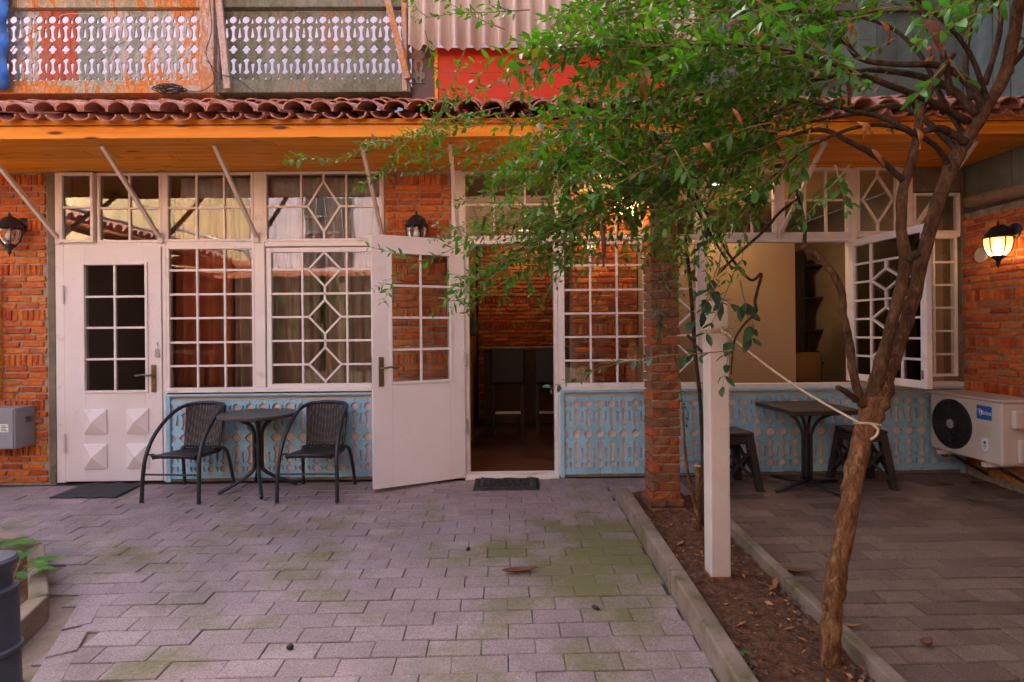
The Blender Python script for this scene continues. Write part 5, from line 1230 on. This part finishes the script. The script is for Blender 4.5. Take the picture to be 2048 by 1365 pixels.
for i, (a, b) in enumerate(((580, 1299), (936, 1101), (1191, 1219))):
    p = PG(a, b); mb = MB().lathe([(.004, 0), (.012, .006), (.014, .012), (.010, .020), (.003, .024)], (0, 0, 0), 10); o = mb.build('seed_pod', M['pebble'], loc=(p.x, p.y, gz(p.y)), smooth=True); o.scale = (1.15-.1*i, 1.0, .9)
    if i: o.scale = (1.6, .8, .8); o.rotation_euler = (0, 0, .4+i)
    tag(o, ('round black seed on the paving near the lower left', 'small black seed pod on the middle of the paving', 'curled black seed pod on the paving near the kerb')[i], 'seed', 'fallen leaves and seeds on the paving')
# ================================================================ trees
def leaf_mesh(wd, fold, seed, name='leaf'):
    Rl = random.Random(seed); b = Rl.uniform(-.16, .14)
    v = [(0, 0, 0), (.16, wd*.55, fold*.5), (.16, -wd*.55, fold*.5), (.45, wd, fold), (.45, -wd, fold), (.78, wd*.66, fold*.8+b), (.78, -wd*.66, fold*.8+b), (1, 0, b*1.6), (.16, 0, 0), (.45, 0, 0), (.78, 0, b*.8)]
    f = [(0, 8, 1), (0, 2, 8), (8, 9, 3, 1), (8, 2, 4, 9), (9, 10, 5, 3), (9, 4, 6, 10), (10, 7, 5), (10, 6, 7)]
    me = bpy.data.meshes.new(name); me.from_pydata(v, [], f); me.update(); me.polygons.foreach_set('use_smooth', [True]*len(f)); return me
RT = random.Random(21)
def frame_from(x, zhint):
    x = x.normalized(); y = zhint.cross(x)
    if y.length < 1e-4: y = x.orthogonal()
    y.normalize(); z = x.cross(y); return Matrix((x, y, z)).transposed().to_4x4()
class Shoots:
    def __init__(s, leaves): s.items = []; s.tw = MB(); s.lv = leaves
    def shoot(s, p, d, L, droop=.5, lsize=.05, step=.024, r=.0028, bare=.12, side=None, wob=.35, sub=0):
        p = Vector(p); d = Vector(d).normalized(); pts = [p.copy()]; n = max(3, int(L/step)); k0 = RT.random()*6
        ax = d.orthogonal().normalized()
        for i in range(n):
            t = i/n
            d = (d+Vector((RT.uniform(-1, 1), RT.uniform(-1, 1), RT.uniform(-1, 1)))*wob*.16+Vector((0, 0, -droop*step*1.6))).normalized()
            p = p+d*step; pts.append(p.copy())
            if t > bare:
                q = Matrix.Rotation(k0+(math.pi/2)*(i % 2)+RT.uniform(-.5, .5), 3, d); nrm = (q @ ax); nrm = (nrm-d*nrm.dot(d)).normalized()
                for sgn in (1, -1):
                    if RT.random() < .12: continue
                    ld = (d*RT.uniform(.45, .9)+nrm*sgn*RT.uniform(.7, 1.0)+Vector((0, 0, RT.uniform(-.35, .15)))).normalized()
                    sz = lsize*RT.uniform(.5, 1.25)*(1-.45*t*t)
                    up = (Vector((0, 0, 1))+Vector((RT.uniform(-.7, .7), RT.uniform(-.7, .7), 0))).normalized()
                    M4 = Matrix.Translation(p+nrm*sgn*.002) @ frame_from(ld, up) @ Matrix.Diagonal((sz, sz, sz, 1))
                    s.items.append((RT.choice(s.lv), M4, sz))
                if sub and RT.random() < sub:
                    s.shoot(p, d*.7+nrm*RT.choice((-1, 1))*.7, L*RT.uniform(.25, .5), droop, lsize, step, r*.7, .1, wob=wob)
        s.tw.tube(pts, [r*(1-.75*i/n) for i in range(n+1)], 4, False)
LV = [leaf_mesh(w_, f_, k) for k, (w_, f_) in enumerate(((.20, .05), (.23, .06), (.17, .03), (.21, .10), (.25, .04), (.15, .14), (.22, -.04)))]
for me in LV: me.materials.append(M['leaf'])
tree = thing('tree', 'forked tree in the planting bed, its leafy branches arching left over the yard', 'tree', PG(1662, 1352))
def limb(name, spec, mat='bark_dark', knob=.08, seg=10, sub=5):
    """spec: (px, py, depth from the camera, radius)"""
    pts = [PD(a, b, d) for a, b, d, r in spec]; c = catmull(pts, sub); rr = []
    for i in range(len(c)):
        t = i/(len(c)-1)*(len(spec)-1); k = min(int(t), len(spec)-2); f = t-k; rr.append((spec[k][3]*(1-f)+spec[k+1][3]*f)*(1+knob*RT.uniform(-1, 1))*{'main_stem': .64, 'side_stem': .56, 'branch': .66, 'trunk': 1.0}.get(name, 1))
    c = [p+Vector((RT.uniform(-1, 1), RT.uniform(-1, 1), 0))*rr[i]*.10 for i, p in enumerate(c)]
    MB().tube(c, rr, seg).build(name, M[mat], tree, smooth=True); return c
limb('trunk', [(1662, 1395, 2.15, .075), (1661, 1362, 2.16, .047), (1660, 1320, 2.165, .040), (1664, 1240, 2.18, .038), (1672, 1150, 2.2, .037), (1690, 1060, 2.22, .036), (1706, 960, 2.24, .036), (1728, 870, 2.26, .038), (1750, 805, 2.28, .050), (1768, 750, 2.29, .040)], 'bark', .10, 14)
limb('main_stem', [(1752, 815, 2.28, .05), (1790, 712, 2.29, .041), (1823, 613, 2.3, .040), (1842, 528, 2.3, .041), (1869, 429, 2.3, .041), (1902, 336, 2.3, .044), (1935, 277, 2.3, .040), (1968, 224, 2.3, .038), (2008, 152, 2.3, .036), (2030, 60, 2.3, .034), (2040, -60, 2.3, .032), (2020, -240, 2.35, .026)], 'bark_mid', .06, 12)
limb('main_stem', [(1740, 815, 2.28, .046), (1770, 699, 2.24, .036), (1797, 594, 2.22, .034), (1810, 528, 2.22, .036), (1803, 462, 2.22, .030), (1806, 383, 2.22, .030), (1830, 297, 2.24, .028), (1842, 225, 2.26, .024), (1868, 165, 2.28, .022), (1905, 110, 2.3, .018)], 'bark_mid', .07, 12)
limb('side_stem', [(1725, 812, 2.27, .034), (1706, 745, 2.24, .027), (1700, 690, 2.22, .026), (1686, 633, 2.2, .026), (1682, 580, 2.2, .024), (1651, 528, 2.2, .023), (1605, 491, 2.2, .024)], 'bark_mid', .09, 10)
limb('side_stem', [(1608, 495, 2.2, .016), (1609, 450, 2.2, .012), (1592, 380, 2.22, .010), (1560, 300, 2.3, .008), (1500, 220, 2.4, .006)])
limb('cut_stub', [(1712, 800, 2.22, .014), (1690, 783, 2.17, .011), (1675, 775, 2.15, .009)], 'bark_dark')
limb('cut_stub', [(1815, 520, 2.21, .02), (1838, 505, 2.18, .014)], 'bark_dark'); limb('cut_stub', [(1930, 285, 2.28, .018), (1885, 258, 2.25, .014), (1850, 262, 2.22, .013)])
arcs = [
 [(1968, 218, 2.3, .026), (1935, 165, 2.3, .022), (1876, 132, 2.32, .020), (1797, 129, 2.36, .018), (1724, 119, 2.4, .016), (1691, 86, 2.42, .015), (1632, 40, 2.45, .012), (1546, 0, 2.5, .010), (1420, -10, 2.55, .008), (1300, 10, 2.6, .006)],
 [(1955, 231, 2.3, .026), (1902, 178, 2.34, .022), (1836, 152, 2.4, .020), (1770, 142, 2.45, .018), (1724, 142, 2.5, .016), (1645, 158, 2.55, .013), (1546, 171, 2.6, .011), (1400, 190, 2.7, .008), (1290, 200, 2.8, .006), (1170, 240, 2.9, .004)],
 [(1935, 244, 2.3, .024), (1889, 218, 2.26, .020), (1849, 198, 2.22, .019), (1797, 178, 2.18, .018), (1737, 155, 2.14, .016), (1678, 132, 2.1, .013), (1560, 100, 2.1, .010), (1420, 90, 2.1, .008), (1290, 95, 2.15, .006), (1150, 90, 2.2, .004)],
 [(1830, 270, 2.25, .02), (1770, 237, 2.3, .017), (1711, 224, 2.36, .014), (1658, 211, 2.42, .012), (1579, 205, 2.5, .010), (1450, 240, 2.62, .008), (1310, 280, 2.75, .006), (1180, 305, 2.9, .005), (1050, 325, 3.0, .004)],
 [(1806, 362, 2.22, .019), (1757, 317, 2.2, .017), (1698, 284, 2.2, .015), (1638, 260, 2.2, .013), (1540, 285, 2.3, .010), (1420, 330, 2.45, .008), (1270, 390, 2.6, .006), (1120, 450, 2.7, .005), (980, 540, 2.75, .004)],
 [(1915, 303, 2.3, .022), (1862, 251, 2.38, .018), (1790, 211, 2.48, .016), (1700, 230, 2.6, .013), (1600, 250, 2.7, .010), (1450, 300, 2.85, .008), (1300, 360, 3.0, .006), (1180, 440, 3.05, .004)],
 [(1902, 190, 2.3, .02), (1880, 90, 2.3, .017), (1820, 0, 2.32, .014), (1700, -80, 2.4, .011), (1500, -120, 2.5, .008), (1350, -90, 2.6, .005)],
 [(1968, 171, 2.3, .018), (1995, 86, 2.25, .015), (2000, 0, 2.2, .012), (1960, -120, 2.15, .010), (1850, -220, 2.1, .007)],
 [(2015, 140, 2.3, .018), (2080, 60, 2.4, .016), (2150, -80, 2.5, .012), (2160, -260, 2.6, .007)],
 [(1942, 200, 2.3, .016), (1932, 110, 2.34, .013), (1960, -30, 2.5, .010), (1980, -200, 2.8, .006)],
]
for (ka, kb, kd, kr) in ((1680, 1128, 2.185, .010), (1650, 1215, 2.165, .008), (1702, 985, 2.215, .010), (1722, 905, 2.235, .012), (1666, 1290, 2.14, .010)):
    kp = PD(ka, kb, kd); MB().lathe([(kr*1.5, -.012), (kr*1.2, -.002), (kr*.8, .008), (kr*.3, .011)], (0, 0, 0), 10).xf(Matrix.Translation(kp) @ Matrix.Rotation(math.pi/2, 4, 'X') @ Matrix.Rotation(RT.uniform(-.4, .4), 4, 'Y')).build('knot', M['bark'], tree, smooth=True)
arcs += [
 [(1900, 335, 2.3, .018), (1868, 290, 2.25, .016), (1815, 262, 2.2, .014), (1755, 250, 2.16, .012), (1690, 262, 2.14, .010), (1610, 300, 2.14, .007), (1540, 360, 2.16, .005)],
 [(1930, 275, 2.3, .018), (1885, 200, 2.36, .016), (1840, 110, 2.42, .013), (1770, 50, 2.5, .011), (1660, 30, 2.58, .008), (1520, 50, 2.65, .006), (1400, 110, 2.7, .004)],
 [(1975, 205, 2.3, .016), (1945, 120, 2.24, .014), (1890, 45, 2.18, .012), (1800, -20, 2.12, .009), (1680, -40, 2.1, .006)]]
AP = [limb('branch', s, 'bark_dark', .07, 8) for s in arcs]
S = Shoots(LV)
def outdir(a, b, dd=0.0):      # direction whose image runs (a right, b down), dd away from the camera
    return (_r*a+Vector((0, 0, -b))+_d*dd)
# leafy shoots along the arching branches
for k, c in enumerate(AP):
    n = len(c); L0 = (.30 if k in (6, 7, 8, 9) else .40)
    for i in range(n):
        t = i/n; q = project(c[i])
        if t < (.42 if k < 6 else (.72 if k > 9 else .3)): continue
        m_ = (3 if i % 2 else 2) if (q and q[0] < 1620) else 1
        if 7 <= k <= 9: m_ = 2
        for j in range(m_):
            tg = (c[min(i+1, n-1)]-c[max(i-1, 0)]).normalized()
            d = tg*RT.uniform(.3, .9)+outdir(-.35, RT.uniform(-.55, .6), RT.uniform(-.7, .7))*RT.uniform(.5, 1)
            S.shoot(c[i], d, L0*RT.uniform(.45, 1.25), RT.uniform(.3, 1.1), RT.uniform(.052, .068), step=.030, sub=.06)
# longer drooping shoots at the outer edge, placed where the photo shows single sprays
for (a, b, dp, ea, eb, L) in ((1000, 215, 2.9, 640, 270, .95), (1010, 225, 3.0, 690, 300, .8), (1000, 240, 2.9, 760, 300, .72), (980, 280, 2.8, 790, 335, .6), (1060, 20, 2.4, 800, 40, .5), (1010, 60, 2.3, 880, 5, .32), (930, 100, 2.7, 880, 220, .5), (850, 60, 2.8, 880, 190, .42),
   (1040, 300, 2.9, 800, 345, .7), (1060, 370, 2.8, 890, 400, .45), (1050, 420, 2.7, 860, 470, .5), (1030, 450, 2.6, 740, 540, .75), (1060, 500, 2.6, 900, 620, .5), (1080, 520, 2.6, 930, 600, .42), (1110, 480, 2.6, 1000, 590, .40), (1140, 500, 2.6, 1080, 600, .35), (1190, 440, 2.7, 1130, 520, .3), (980, 130, 2.7, 850, 260, .4), (1000, 160, 2.7, 840, 240, .42)):
    p, e = PD(a, b, dp), PD(ea, eb, dp+.05); S.shoot(p, (e-p), L if L > (e-p).length*.8 else (e-p).length, .12, RT.uniform(.040, .052), .026, .003, .04, wob=.22, sub=.10)
# sprays hanging in front of the brick pillar
for i in range(13):
    a = RT.uniform(1230, 1430); S.shoot(PD(a, RT.uniform(400, 450), RT.uniform(2.6, 3.1)), outdir(RT.uniform(-.5, .4), RT.uniform(.7, 1.3), RT.uniform(-.4, .2)), RT.uniform(.25, .55), .5, RT.uniform(.036, .05), .032, .0024, .05, wob=.4)
# fill of the crown: shoots starting throughout its volume
def crown(nn, x0, x1, y0, y1, d0, d1, L0=.25, L1=.5, ls=.060, droop=.7):
    for i in range(nn):
        a = RT.uniform(x0, x1); b = RT.uniform(y0, y1); dp = RT.uniform(d0, d1)
        S.shoot(PD(a, b, dp), outdir(-1, RT.uniform(-.25, .55), RT.uniform(-.5, .5)), RT.uniform(L0, L1), droop*RT.uniform(.4, 1.5), ls*RT.uniform(.85, 1.1), step=.028, bare=.04)
crown(24, 1230, 1500, 60, 330, 2.2, 3.0); crown(26, 1180, 1480, -10, 110, 2.1, 2.7); crown(58, 1160, 1500, 270, 430, 2.4, 3.0); crown(34, 1010, 1250, 400, 520, 2.5, 2.8, .2, .38, .05)
crown(60, 1400, 1660, -20, 330, 2.1, 2.8, .2, .36); crown(22, 1640, 1820, -20, 190, 2.1, 2.5, .15, .26); crown(20, 1100, 1350, 220, 300, 2.5, 3.0)
crown(40, 1500, 2300, -420, -40, 1.7, 3.2, .3, .55, .055)
# a few close sprays at upper right
SF = Shoots([leaf_mesh(.20, .05, 31, 'fresh_leaf'), leaf_mesh(.22, .03, 32, 'fresh_leaf')])
for me in SF.lv: me.materials.append(M['leaf_fresh'])
for (a, b, dp, ea, eb, L) in ((2010, -20, 1.75, 1820, 40, .36), (1990, 10, 1.7, 1850, 75, .28), (2040, -30, 1.7, 1960, 30, .25), (1500, -10, 1.8, 1730, 165, .50), (1720, 150, 1.8, 1600, 70, .3), (1890, 130, 1.9, 1830, 195, .2), (1620, 260, 2.2, 1560, 480, .38), (1700, 330, 2.1, 1590, 460, .3), (1670, 330, 2.1, 1690, 400, .18), (1250, 330, 2.2, 1200, 300, .2), (1350, 300, 2.1, 1420, 430, .22), (1900, 120, 1.9, 1930, 160, .1)):
    p, e = PD(a, b, dp), PD(ea, eb, dp); SF.shoot(p, e-p, L, .1, .062, .030, .0035, .05, wob=.12)
pieces('leaf', S.items, M['leaf'], tree, 220, 'foliage'); pieces('fresh_leaf', SF.items, M['leaf_fresh'], tree, 80, 'fresh_foliage')
o = S.tw.build('twigs', M['twig'], tree); o['kind'] = 'stuff'; o = SF.tw.build('fresh_twigs', M['twig'], tree); o['kind'] = 'stuff'
# dry leaves caught in the branches
for (a, b, dp, L, W, ay) in ((1690, 160, 2.15, .20, .035, 1.35), (1865, 75, 2.0, .16, .06, 1.1), (1770, 65, 2.2, .10, .035, 1.0), (1285, 180, 2.5, .14, .055, 1.4), (1205, 490, 2.5, .20, .03, 1.5), (1165, 425, 2.6, .09, .03, .35), (1510, 30, 2.2, .26, .03, -.35), (1560, 205, 2.3, .09, .04, .7), (1430, 205, 2.4, .08, .05, .9), *[(RT.uniform(1320, 1900), RT.uniform(0, 330), RT.uniform(2.0, 2.5), RT.uniform(.045, .09), RT.uniform(.010, .022), RT.uniform(-.5, 1.5)) for _ in range(22)]):
    p = PD(a, b, dp); n = 8; vs = []
    for i in range(n+1):
        t = i/n; w_ = W*math.sin(math.pi*t**.8)**.8 if 0 < t < 1 else .001; vs += [((t-.5)*L, -w_*.5, .3*w_), ((t-.5)*L, 0, .02*math.sin(4*t)), ((t-.5)*L, w_*.5, .3*w_)]
    o = MB().add(vs, [(i*3+k, (i+1)*3+k, (i+1)*3+k+1, i*3+k+1) for i in range(n) for k in range(2)]).build('dry_leaf', M['dry'] if L < .15 else M['pod'], tree, smooth=True, loc=p); o.rotation_euler = (RT.uniform(.9, 1.6), ay, RT.uniform(-.3, .3))
# ---------------- slim shrub behind the steel post
sh = thing('shrub', 'slim many stemmed shrub with broad leaves behind the white steel post', 'shrub', PG(1398, 1045))
_tree = tree; tree = sh
limb('stem', [(1397, 1060, 3.35, .018), (1400, 1000, 3.33, .020), (1396, 935, 3.32, .021)], 'bark'); p0 = PD(1396, 933, 3.32); MB().lathe([(.021, 0), (.019, .004)], p0, 10).build('cut_face', M['stub'], sh)
limb('stem', [(1400, 1045, 3.3, .012), (1385, 990, 3.28, .010), (1372, 920, 3.26, .008), (1367, 840, 3.25, .006), (1360, 770, 3.24, .005), (1345, 690, 3.2, .004)], 'bark')
limb('stem', [(1408, 1050, 3.3, .013), (1406, 900, 3.2, .012), (1400, 800, 3.1, .011), (1390, 700, 3.0, .010), (1380, 560, 2.95, .009), (1370, 470, 2.9, .008)], 'bark_dark')
limb('branch', [(1375, 670, 3.0, .011), (1400, 700, 2.96, .011), (1440, 730, 2.9, .010)], 'bark_dark')
limb('branch', [(1385, 380, 2.8, .012), (1415, 430, 2.78, .011), (1455, 505, 2.76, .010), (1500, 560, 2.74, .010), (1523, 548, 2.73, .011), (1510, 600, 2.73, .011), (1512, 625, 2.73, .010), (1488, 650, 2.74, .009), (1468, 685, 2.75, .007), (1462, 750, 2.76, .005)], 'bark_dark')
limb('branch', [(1440, 545, 2.8, .009), (1480, 505, 2.7, .010), (1530, 460, 2.6, .010), (1560, 425, 2.5, .010), (1600, 395, 2.4, .009)], 'bark_dark'); limb('branch', [(1375, 380, 2.85, .010), (1405, 440, 2.84, .010), (1440, 500, 2.83, .009), (1465, 540, 2.82, .008)], 'bark_dark')
limb('branch', [(1440, 360, 2.7, .006), (1455, 420, 2.7, .006), (1445, 480, 2.7, .005), (1438, 540, 2.7, .004)], 'twig')
SB = Shoots([leaf_mesh(.26, .06, 41, 'broad_leaf'), leaf_mesh(.23, .04, 42, 'broad_leaf'), leaf_mesh(.28, .08, 43, 'broad_leaf')])
for me in SB.lv: me.materials.append(M['leaf_dull'])
for (a, b, dp, ea, eb, L, ls) in ((1470, 540, 2.55, 1410, 700, .36, .085), (1440, 520, 2.6, 1400, 640, .3, .08), (1480, 560, 2.5, 1500, 680, .3, .085), (1470, 640, 2.45, 1440, 760, .3, .08), (1470, 700, 2.4, 1110, 745, .82, .06), (1420, 430, 2.7, 1380, 560, .32, .055), (1350, 470, 2.9, 1400, 620, .36, .05), (1300, 540, 3.0, 1380, 600, .25, .045), (1360, 760, 3.2, 1372, 880, .3, .035), (1290, 570, 2.9, 1340, 680, .3, .045), (1410, 380, 2.7, 1350, 420, .25, .05), (1330, 600, 2.9, 1310, 700, .25, .045), (1380, 460, 2.8, 1330, 560, .3, .05), (1440, 560, 2.55, 1400, 640, .26, .09), (1420, 580, 2.5, 1480, 620, .26, .09), (1410, 540, 2.5, 1440, 600, .2, .085)):
    p, e = PD(a, b, dp), PD(ea, eb, dp); SB.shoot(p, e-p, L, .1, ls, ls*.62, .0035, .06, wob=.3)
pieces('broad_leaf', SB.items, M['leaf_dull'], sh, 290, 'small_leaves'); o = SB.tw.build('twigs', M['twig'], sh); o['kind'] = 'stuff'
for (a, b) in ((1352, 430), (1348, 455), (1344, 480), (1350, 500)):
    p = PD(a, b, 2.7); n = 6; vs = []
    for i in range(n+1):
        t = i/n; w_ = .02*math.sin(math.pi*t) if 0 < t < 1 else .001; vs += [((t-.5)*.09, -w_, 0), ((t-.5)*.09, 0, .01*math.sin(5*t)), ((t-.5)*.09, w_, 0)]
    o = MB().add(vs, [(i*3+k, (i+1)*3+k, (i+1)*3+k+1, i*3+k+1) for i in range(n) for k in range(2)]).build('dry_leaf', M['dry'], sh, smooth=True, loc=p); o.rotation_euler = (1.2, 1.2+RT.uniform(-.4, .4), RT.uniform(-.5, .5))
tree = _tree
def weed(label, px, py, n, size, mat, spread=.04, hgt=.06, grp='small plants in the beds', up=.05):
    p = PG(px, py, 0); base = Vector((p.x, p.y, gz(p.y)+up)); t = thing('seedling', label, 'plant', base, grp); lm = [leaf_mesh(.24, .05, 50+k, 'leaf') for k in range(2)]
    for me in lm: me.materials.append(M[mat])
    for i in range(n):
        a = i*2.4; tip = base+Vector((spread*math.cos(a), spread*math.sin(a), hgt*RT.uniform(.6, 1.2))); MB().tube([base, base.lerp(tip, .5)+Vector((0, 0, .01)), tip], .0018, 4).build('stem', M['twig'], t)
        o = bpy.data.objects.new('leaf', RT.choice(lm)); COL.objects.link(o); o.parent = t; sz = size*RT.uniform(.7, 1.15); o.matrix_local = Matrix.Translation(tip-base) @ frame_from(Vector((math.cos(a), math.sin(a), RT.uniform(-.2, .3))), Vector((0, 0, 1))) @ Matrix.Diagonal((sz, sz, sz, 1))
weed('two leafed green seedling in the soil at the bottom of the planter', 1472, 1345, 3, .045, 'leaf_fresh', .02, .05); weed('tiny green seedling at the foot of the brick pillar', 1382, 1078, 4, .03, 'leaf_fresh', .02, .03)
weed('bright green leafy plant in the lower left bed behind the bollard', 22, 1195, 16, .13, 'leaf_fresh', .09, .10); weed('second bright green plant at the left edge of the lower left bed', -30, 1160, 12, .13, 'leaf_fresh', .09, .10)
# ================================================================ the other side of the yard, behind the photographer (seen mirrored in the panes)
def bt(name, label, loc): return thing(name, label, 'building', loc)
ob = bt('opposite_house', 'cream boarded and lavender plastered house across the yard, mirrored in the panes', (-4, -9.4, -.33))
MB().box(-12, -6.4, -10, -9.3, -.4, 6.0).build('backing', M['cream_boards'], ob)
for i in range(28): MB().box(-12+i*.2+.004, -12+i*.2+.196, -9.295, -9.27, 2.9, 6.0).build('board', M['cream_boards'], ob)
MB().box(-6.39, -2.5, -10, -9.3, 2.6, 6.0).build('wall', M['plaster'], ob)
MB().box(-2.49, 9, -10, -9.3, 2.6, 6.0).build('timber_wall', M['wood_mid'], ob)
MB().box(-6.39, 9, -10, -9.31, -.4, 2.6).build('porch_wall', M['dark_timber'], ob)
MB().box(-12, -6.4, -9.299, -9.26, -.4, 2.65).build('porch_wall', M['dark_timber'], ob)
for xq in (-11, -8.5, -6, -3.5, -1): MB().box(xq-.06, xq+.06, -7.36, -7.24, -.35, 2.42).build('porch_post', M['dark_timber'], ob)
MB().hexa([(-12, -7.1, 2.42), (-12, -9.25, 2.72), (3, -9.25, 2.72), (3, -7.1, 2.42)][::-1], [(-12, -7.1, 2.50), (-12, -9.25, 2.80), (3, -9.25, 2.80), (3, -7.1, 2.50)][::-1]).build('porch_roof', M['terracotta'], ob)
MB().tube([(-12, -8.5, 3.2), (-7.5, -8.5, 2.95), (-5.5, -8.5, 2.8)], .10, 12).build('clay_pipe', M['terracotta'], ob, smooth=True); MB().tube([(-8.2, -8.7, 3.9), (-6.2, -8.7, 3.2), (-6.0, -8.7, 2.9)], .045, 8).build('downpipe', M['steel'], ob, smooth=True)
for xw_ in (-4.4, 2.0):
    wb = MB().box(xw_-.6, xw_+.6, -9.295, -9.28, 2.9, 4.6).build('window', M['black_plastic'], ob)
    for i in range(5): MB().box(xw_-.6+.24*(i+1)-.012, xw_-.6+.24*(i+1)+.012, -9.27, -9.25, 2.9, 4.6).build('iron_bar', M['grey_metal'], ob)
    for z in (3.3, 3.7, 4.1): MB().box(xw_-.6, xw_+.6, -9.245, -9.23, z, z+.03).build('iron_bar', M['grey_metal'], ob)
for xd in (-8.6, -1.0): MB().box(xd-.5, xd+.5, -9.29, -9.25, -.33, 1.9).build('door', M['wood_dark'], ob)
rbld = bt('side_building', 'dark boarded building behind the photographer on the right', (6.2, -7.2, -.26))
MB().box(2.2, 9.0, -9.2, -6.6, -.4, 7.0).build('wall', M['wood_dark'], rbld); MB().box(2.0, 9.2, -9.24, -6.2, 7.01, 7.2).build('roof', M['terracotta'], rbld)
hd = thing('hedge_bush', 'leafy green bush across the yard, mirrored in the diamond window', 'bush', (-3.6, -6.5, gz(-6.5)))
SH = Shoots([leaf_mesh(.24, .05, 61)]); SH.lv[0].materials.append(M['leaf_fresh'])
for i in range(120):
    p = Vector((RT.uniform(-4.8, -2.4), RT.uniform(-6.9, -6.1), RT.uniform(.9, 2.2))); SH.shoot(p, (RT.uniform(-1, 1), RT.uniform(-1, 1), RT.uniform(.2, 1.2)), .4, -.2, .10, .06, .005)
pieces('leaf', SH.items, M['leaf_fresh'], hd, 0, 'foliage'); o = SH.tw.build('twigs', M['twig'], hd); o['kind'] = 'stuff'
for x in (-4.3, -3.6, -2.9): MB().tube([(x, -6.5, gz(-6.5)-.02), (x+.05, -6.5, .6), (x-.05, -6.45, 1.4)], [.04, .03, .02], 8).build('stem', M['bark'], hd, smooth=True)

# timber gallery added out of view, overhead on the right, only to shade the terrace
ga_ = thing('shade_gallery', 'timber gallery added out of view to shade the terrace on the right', 'shade_gallery', (2.9, -3.6, 3.3))
for i in range(16): MB().box(1.75+i*.135+.003, 1.75+(i+1)*.135-.003, -6.4, -1.45, 3.36, 3.39).build('floor_board', M['green_board'], ga_)
for i in range(7): MB().box(1.75, XR+.01, -6.35+i*.8, -6.25+i*.8, 3.22, 3.355).build('joist', M['wood_dark'], ga_)
MB().box(1.70, 1.748, -6.4, -1.45, 3.2, 3.42).build('edge_beam', M['wood_dark'], ga_)
for i in range(46): MB().box(1.71, 1.735, -6.38+i*.107, -6.30+i*.107, 3.43, 4.25).build('baluster', M['green_board'], ga_)
MB().box(1.69, 1.755, -6.4, -1.45, 4.255, 4.32).build('handrail', M['wood_dark'], ga_)
MB().box(1.5, XR+.01, -6.6, -1.3, 5.6, 5.7).build('shade_gallery_roof', M['terracotta'], ga_)

# low tiled shed along the left side of the yard (its eaves are mirrored in the top lights)
sd = bt('shed', 'low shed with clay roof mirrored in the left top lights', (-7.4, -6, -.2))
MB().box(-9.2, -7.2, -8.4, -3.0, -.35, 2.7).build('wall', M['dark_timber'], sd)
MB().hexa([(-6.5, -8.5, 2.86), (-6.5, -2.8, 2.86), (-9.3, -2.8, 3.75), (-9.3, -8.5, 3.75)], [(-6.5, -8.5, 2.93), (-6.5, -2.8, 2.93), (-9.3, -2.8, 3.82), (-9.3, -8.5, 3.82)]).build('roof_slab', M['terracotta'], sd)
for i in range(30): MB().tube([(-6.42, -8.4+i*.19, 2.97), (-7.9, -8.4+i*.19, 3.44), (-9.3, -8.4+i*.19, 3.88)], .075, 8).build('roof_tile_row', M['tile'], sd)
MB().tube([(-6.38, -8.5, 2.84), (-6.38, -2.8, 2.84)], .07, 10).build('clay_gutter', M['terracotta'], sd, smooth=True)
MB().tube([(-6.6, -8.5, 3.15), (-6.6, -2.8, 3.15)], .03, 8).build('zinc_pipe', M['steel'], sd, smooth=True)

# turned balustrade of the porch across the yard
bu = thing('balustrade', 'turned wooden balustrade of the porch across the yard, mirrored in the closed door', 'balustrade', (-8, -7.25, -.26))
MB().box(-10.8, -6.2, -7.30, -7.20, .80, .87).build('handrail', M['cream_boards'], bu); MB().box(-10.8, -6.2, -7.29, -7.21, .0, .06).build('bottom_rail', M['cream_boards'], bu)
bme = MB().lathe([(.05, 0), (.05, .06), (.03, .10), (.055, .22), (.05, .32), (.025, .42), (.03, .5), (.045, .54), (.03, .58), (.045, .66), (.05, .74)], (0, 0, 0), 10).mesh('baluster', True); bme.materials.append(M['terracotta'])
for i in range(22): link('baluster', bme, None, bu, (-10.7+i*.21, -7.25, .06))
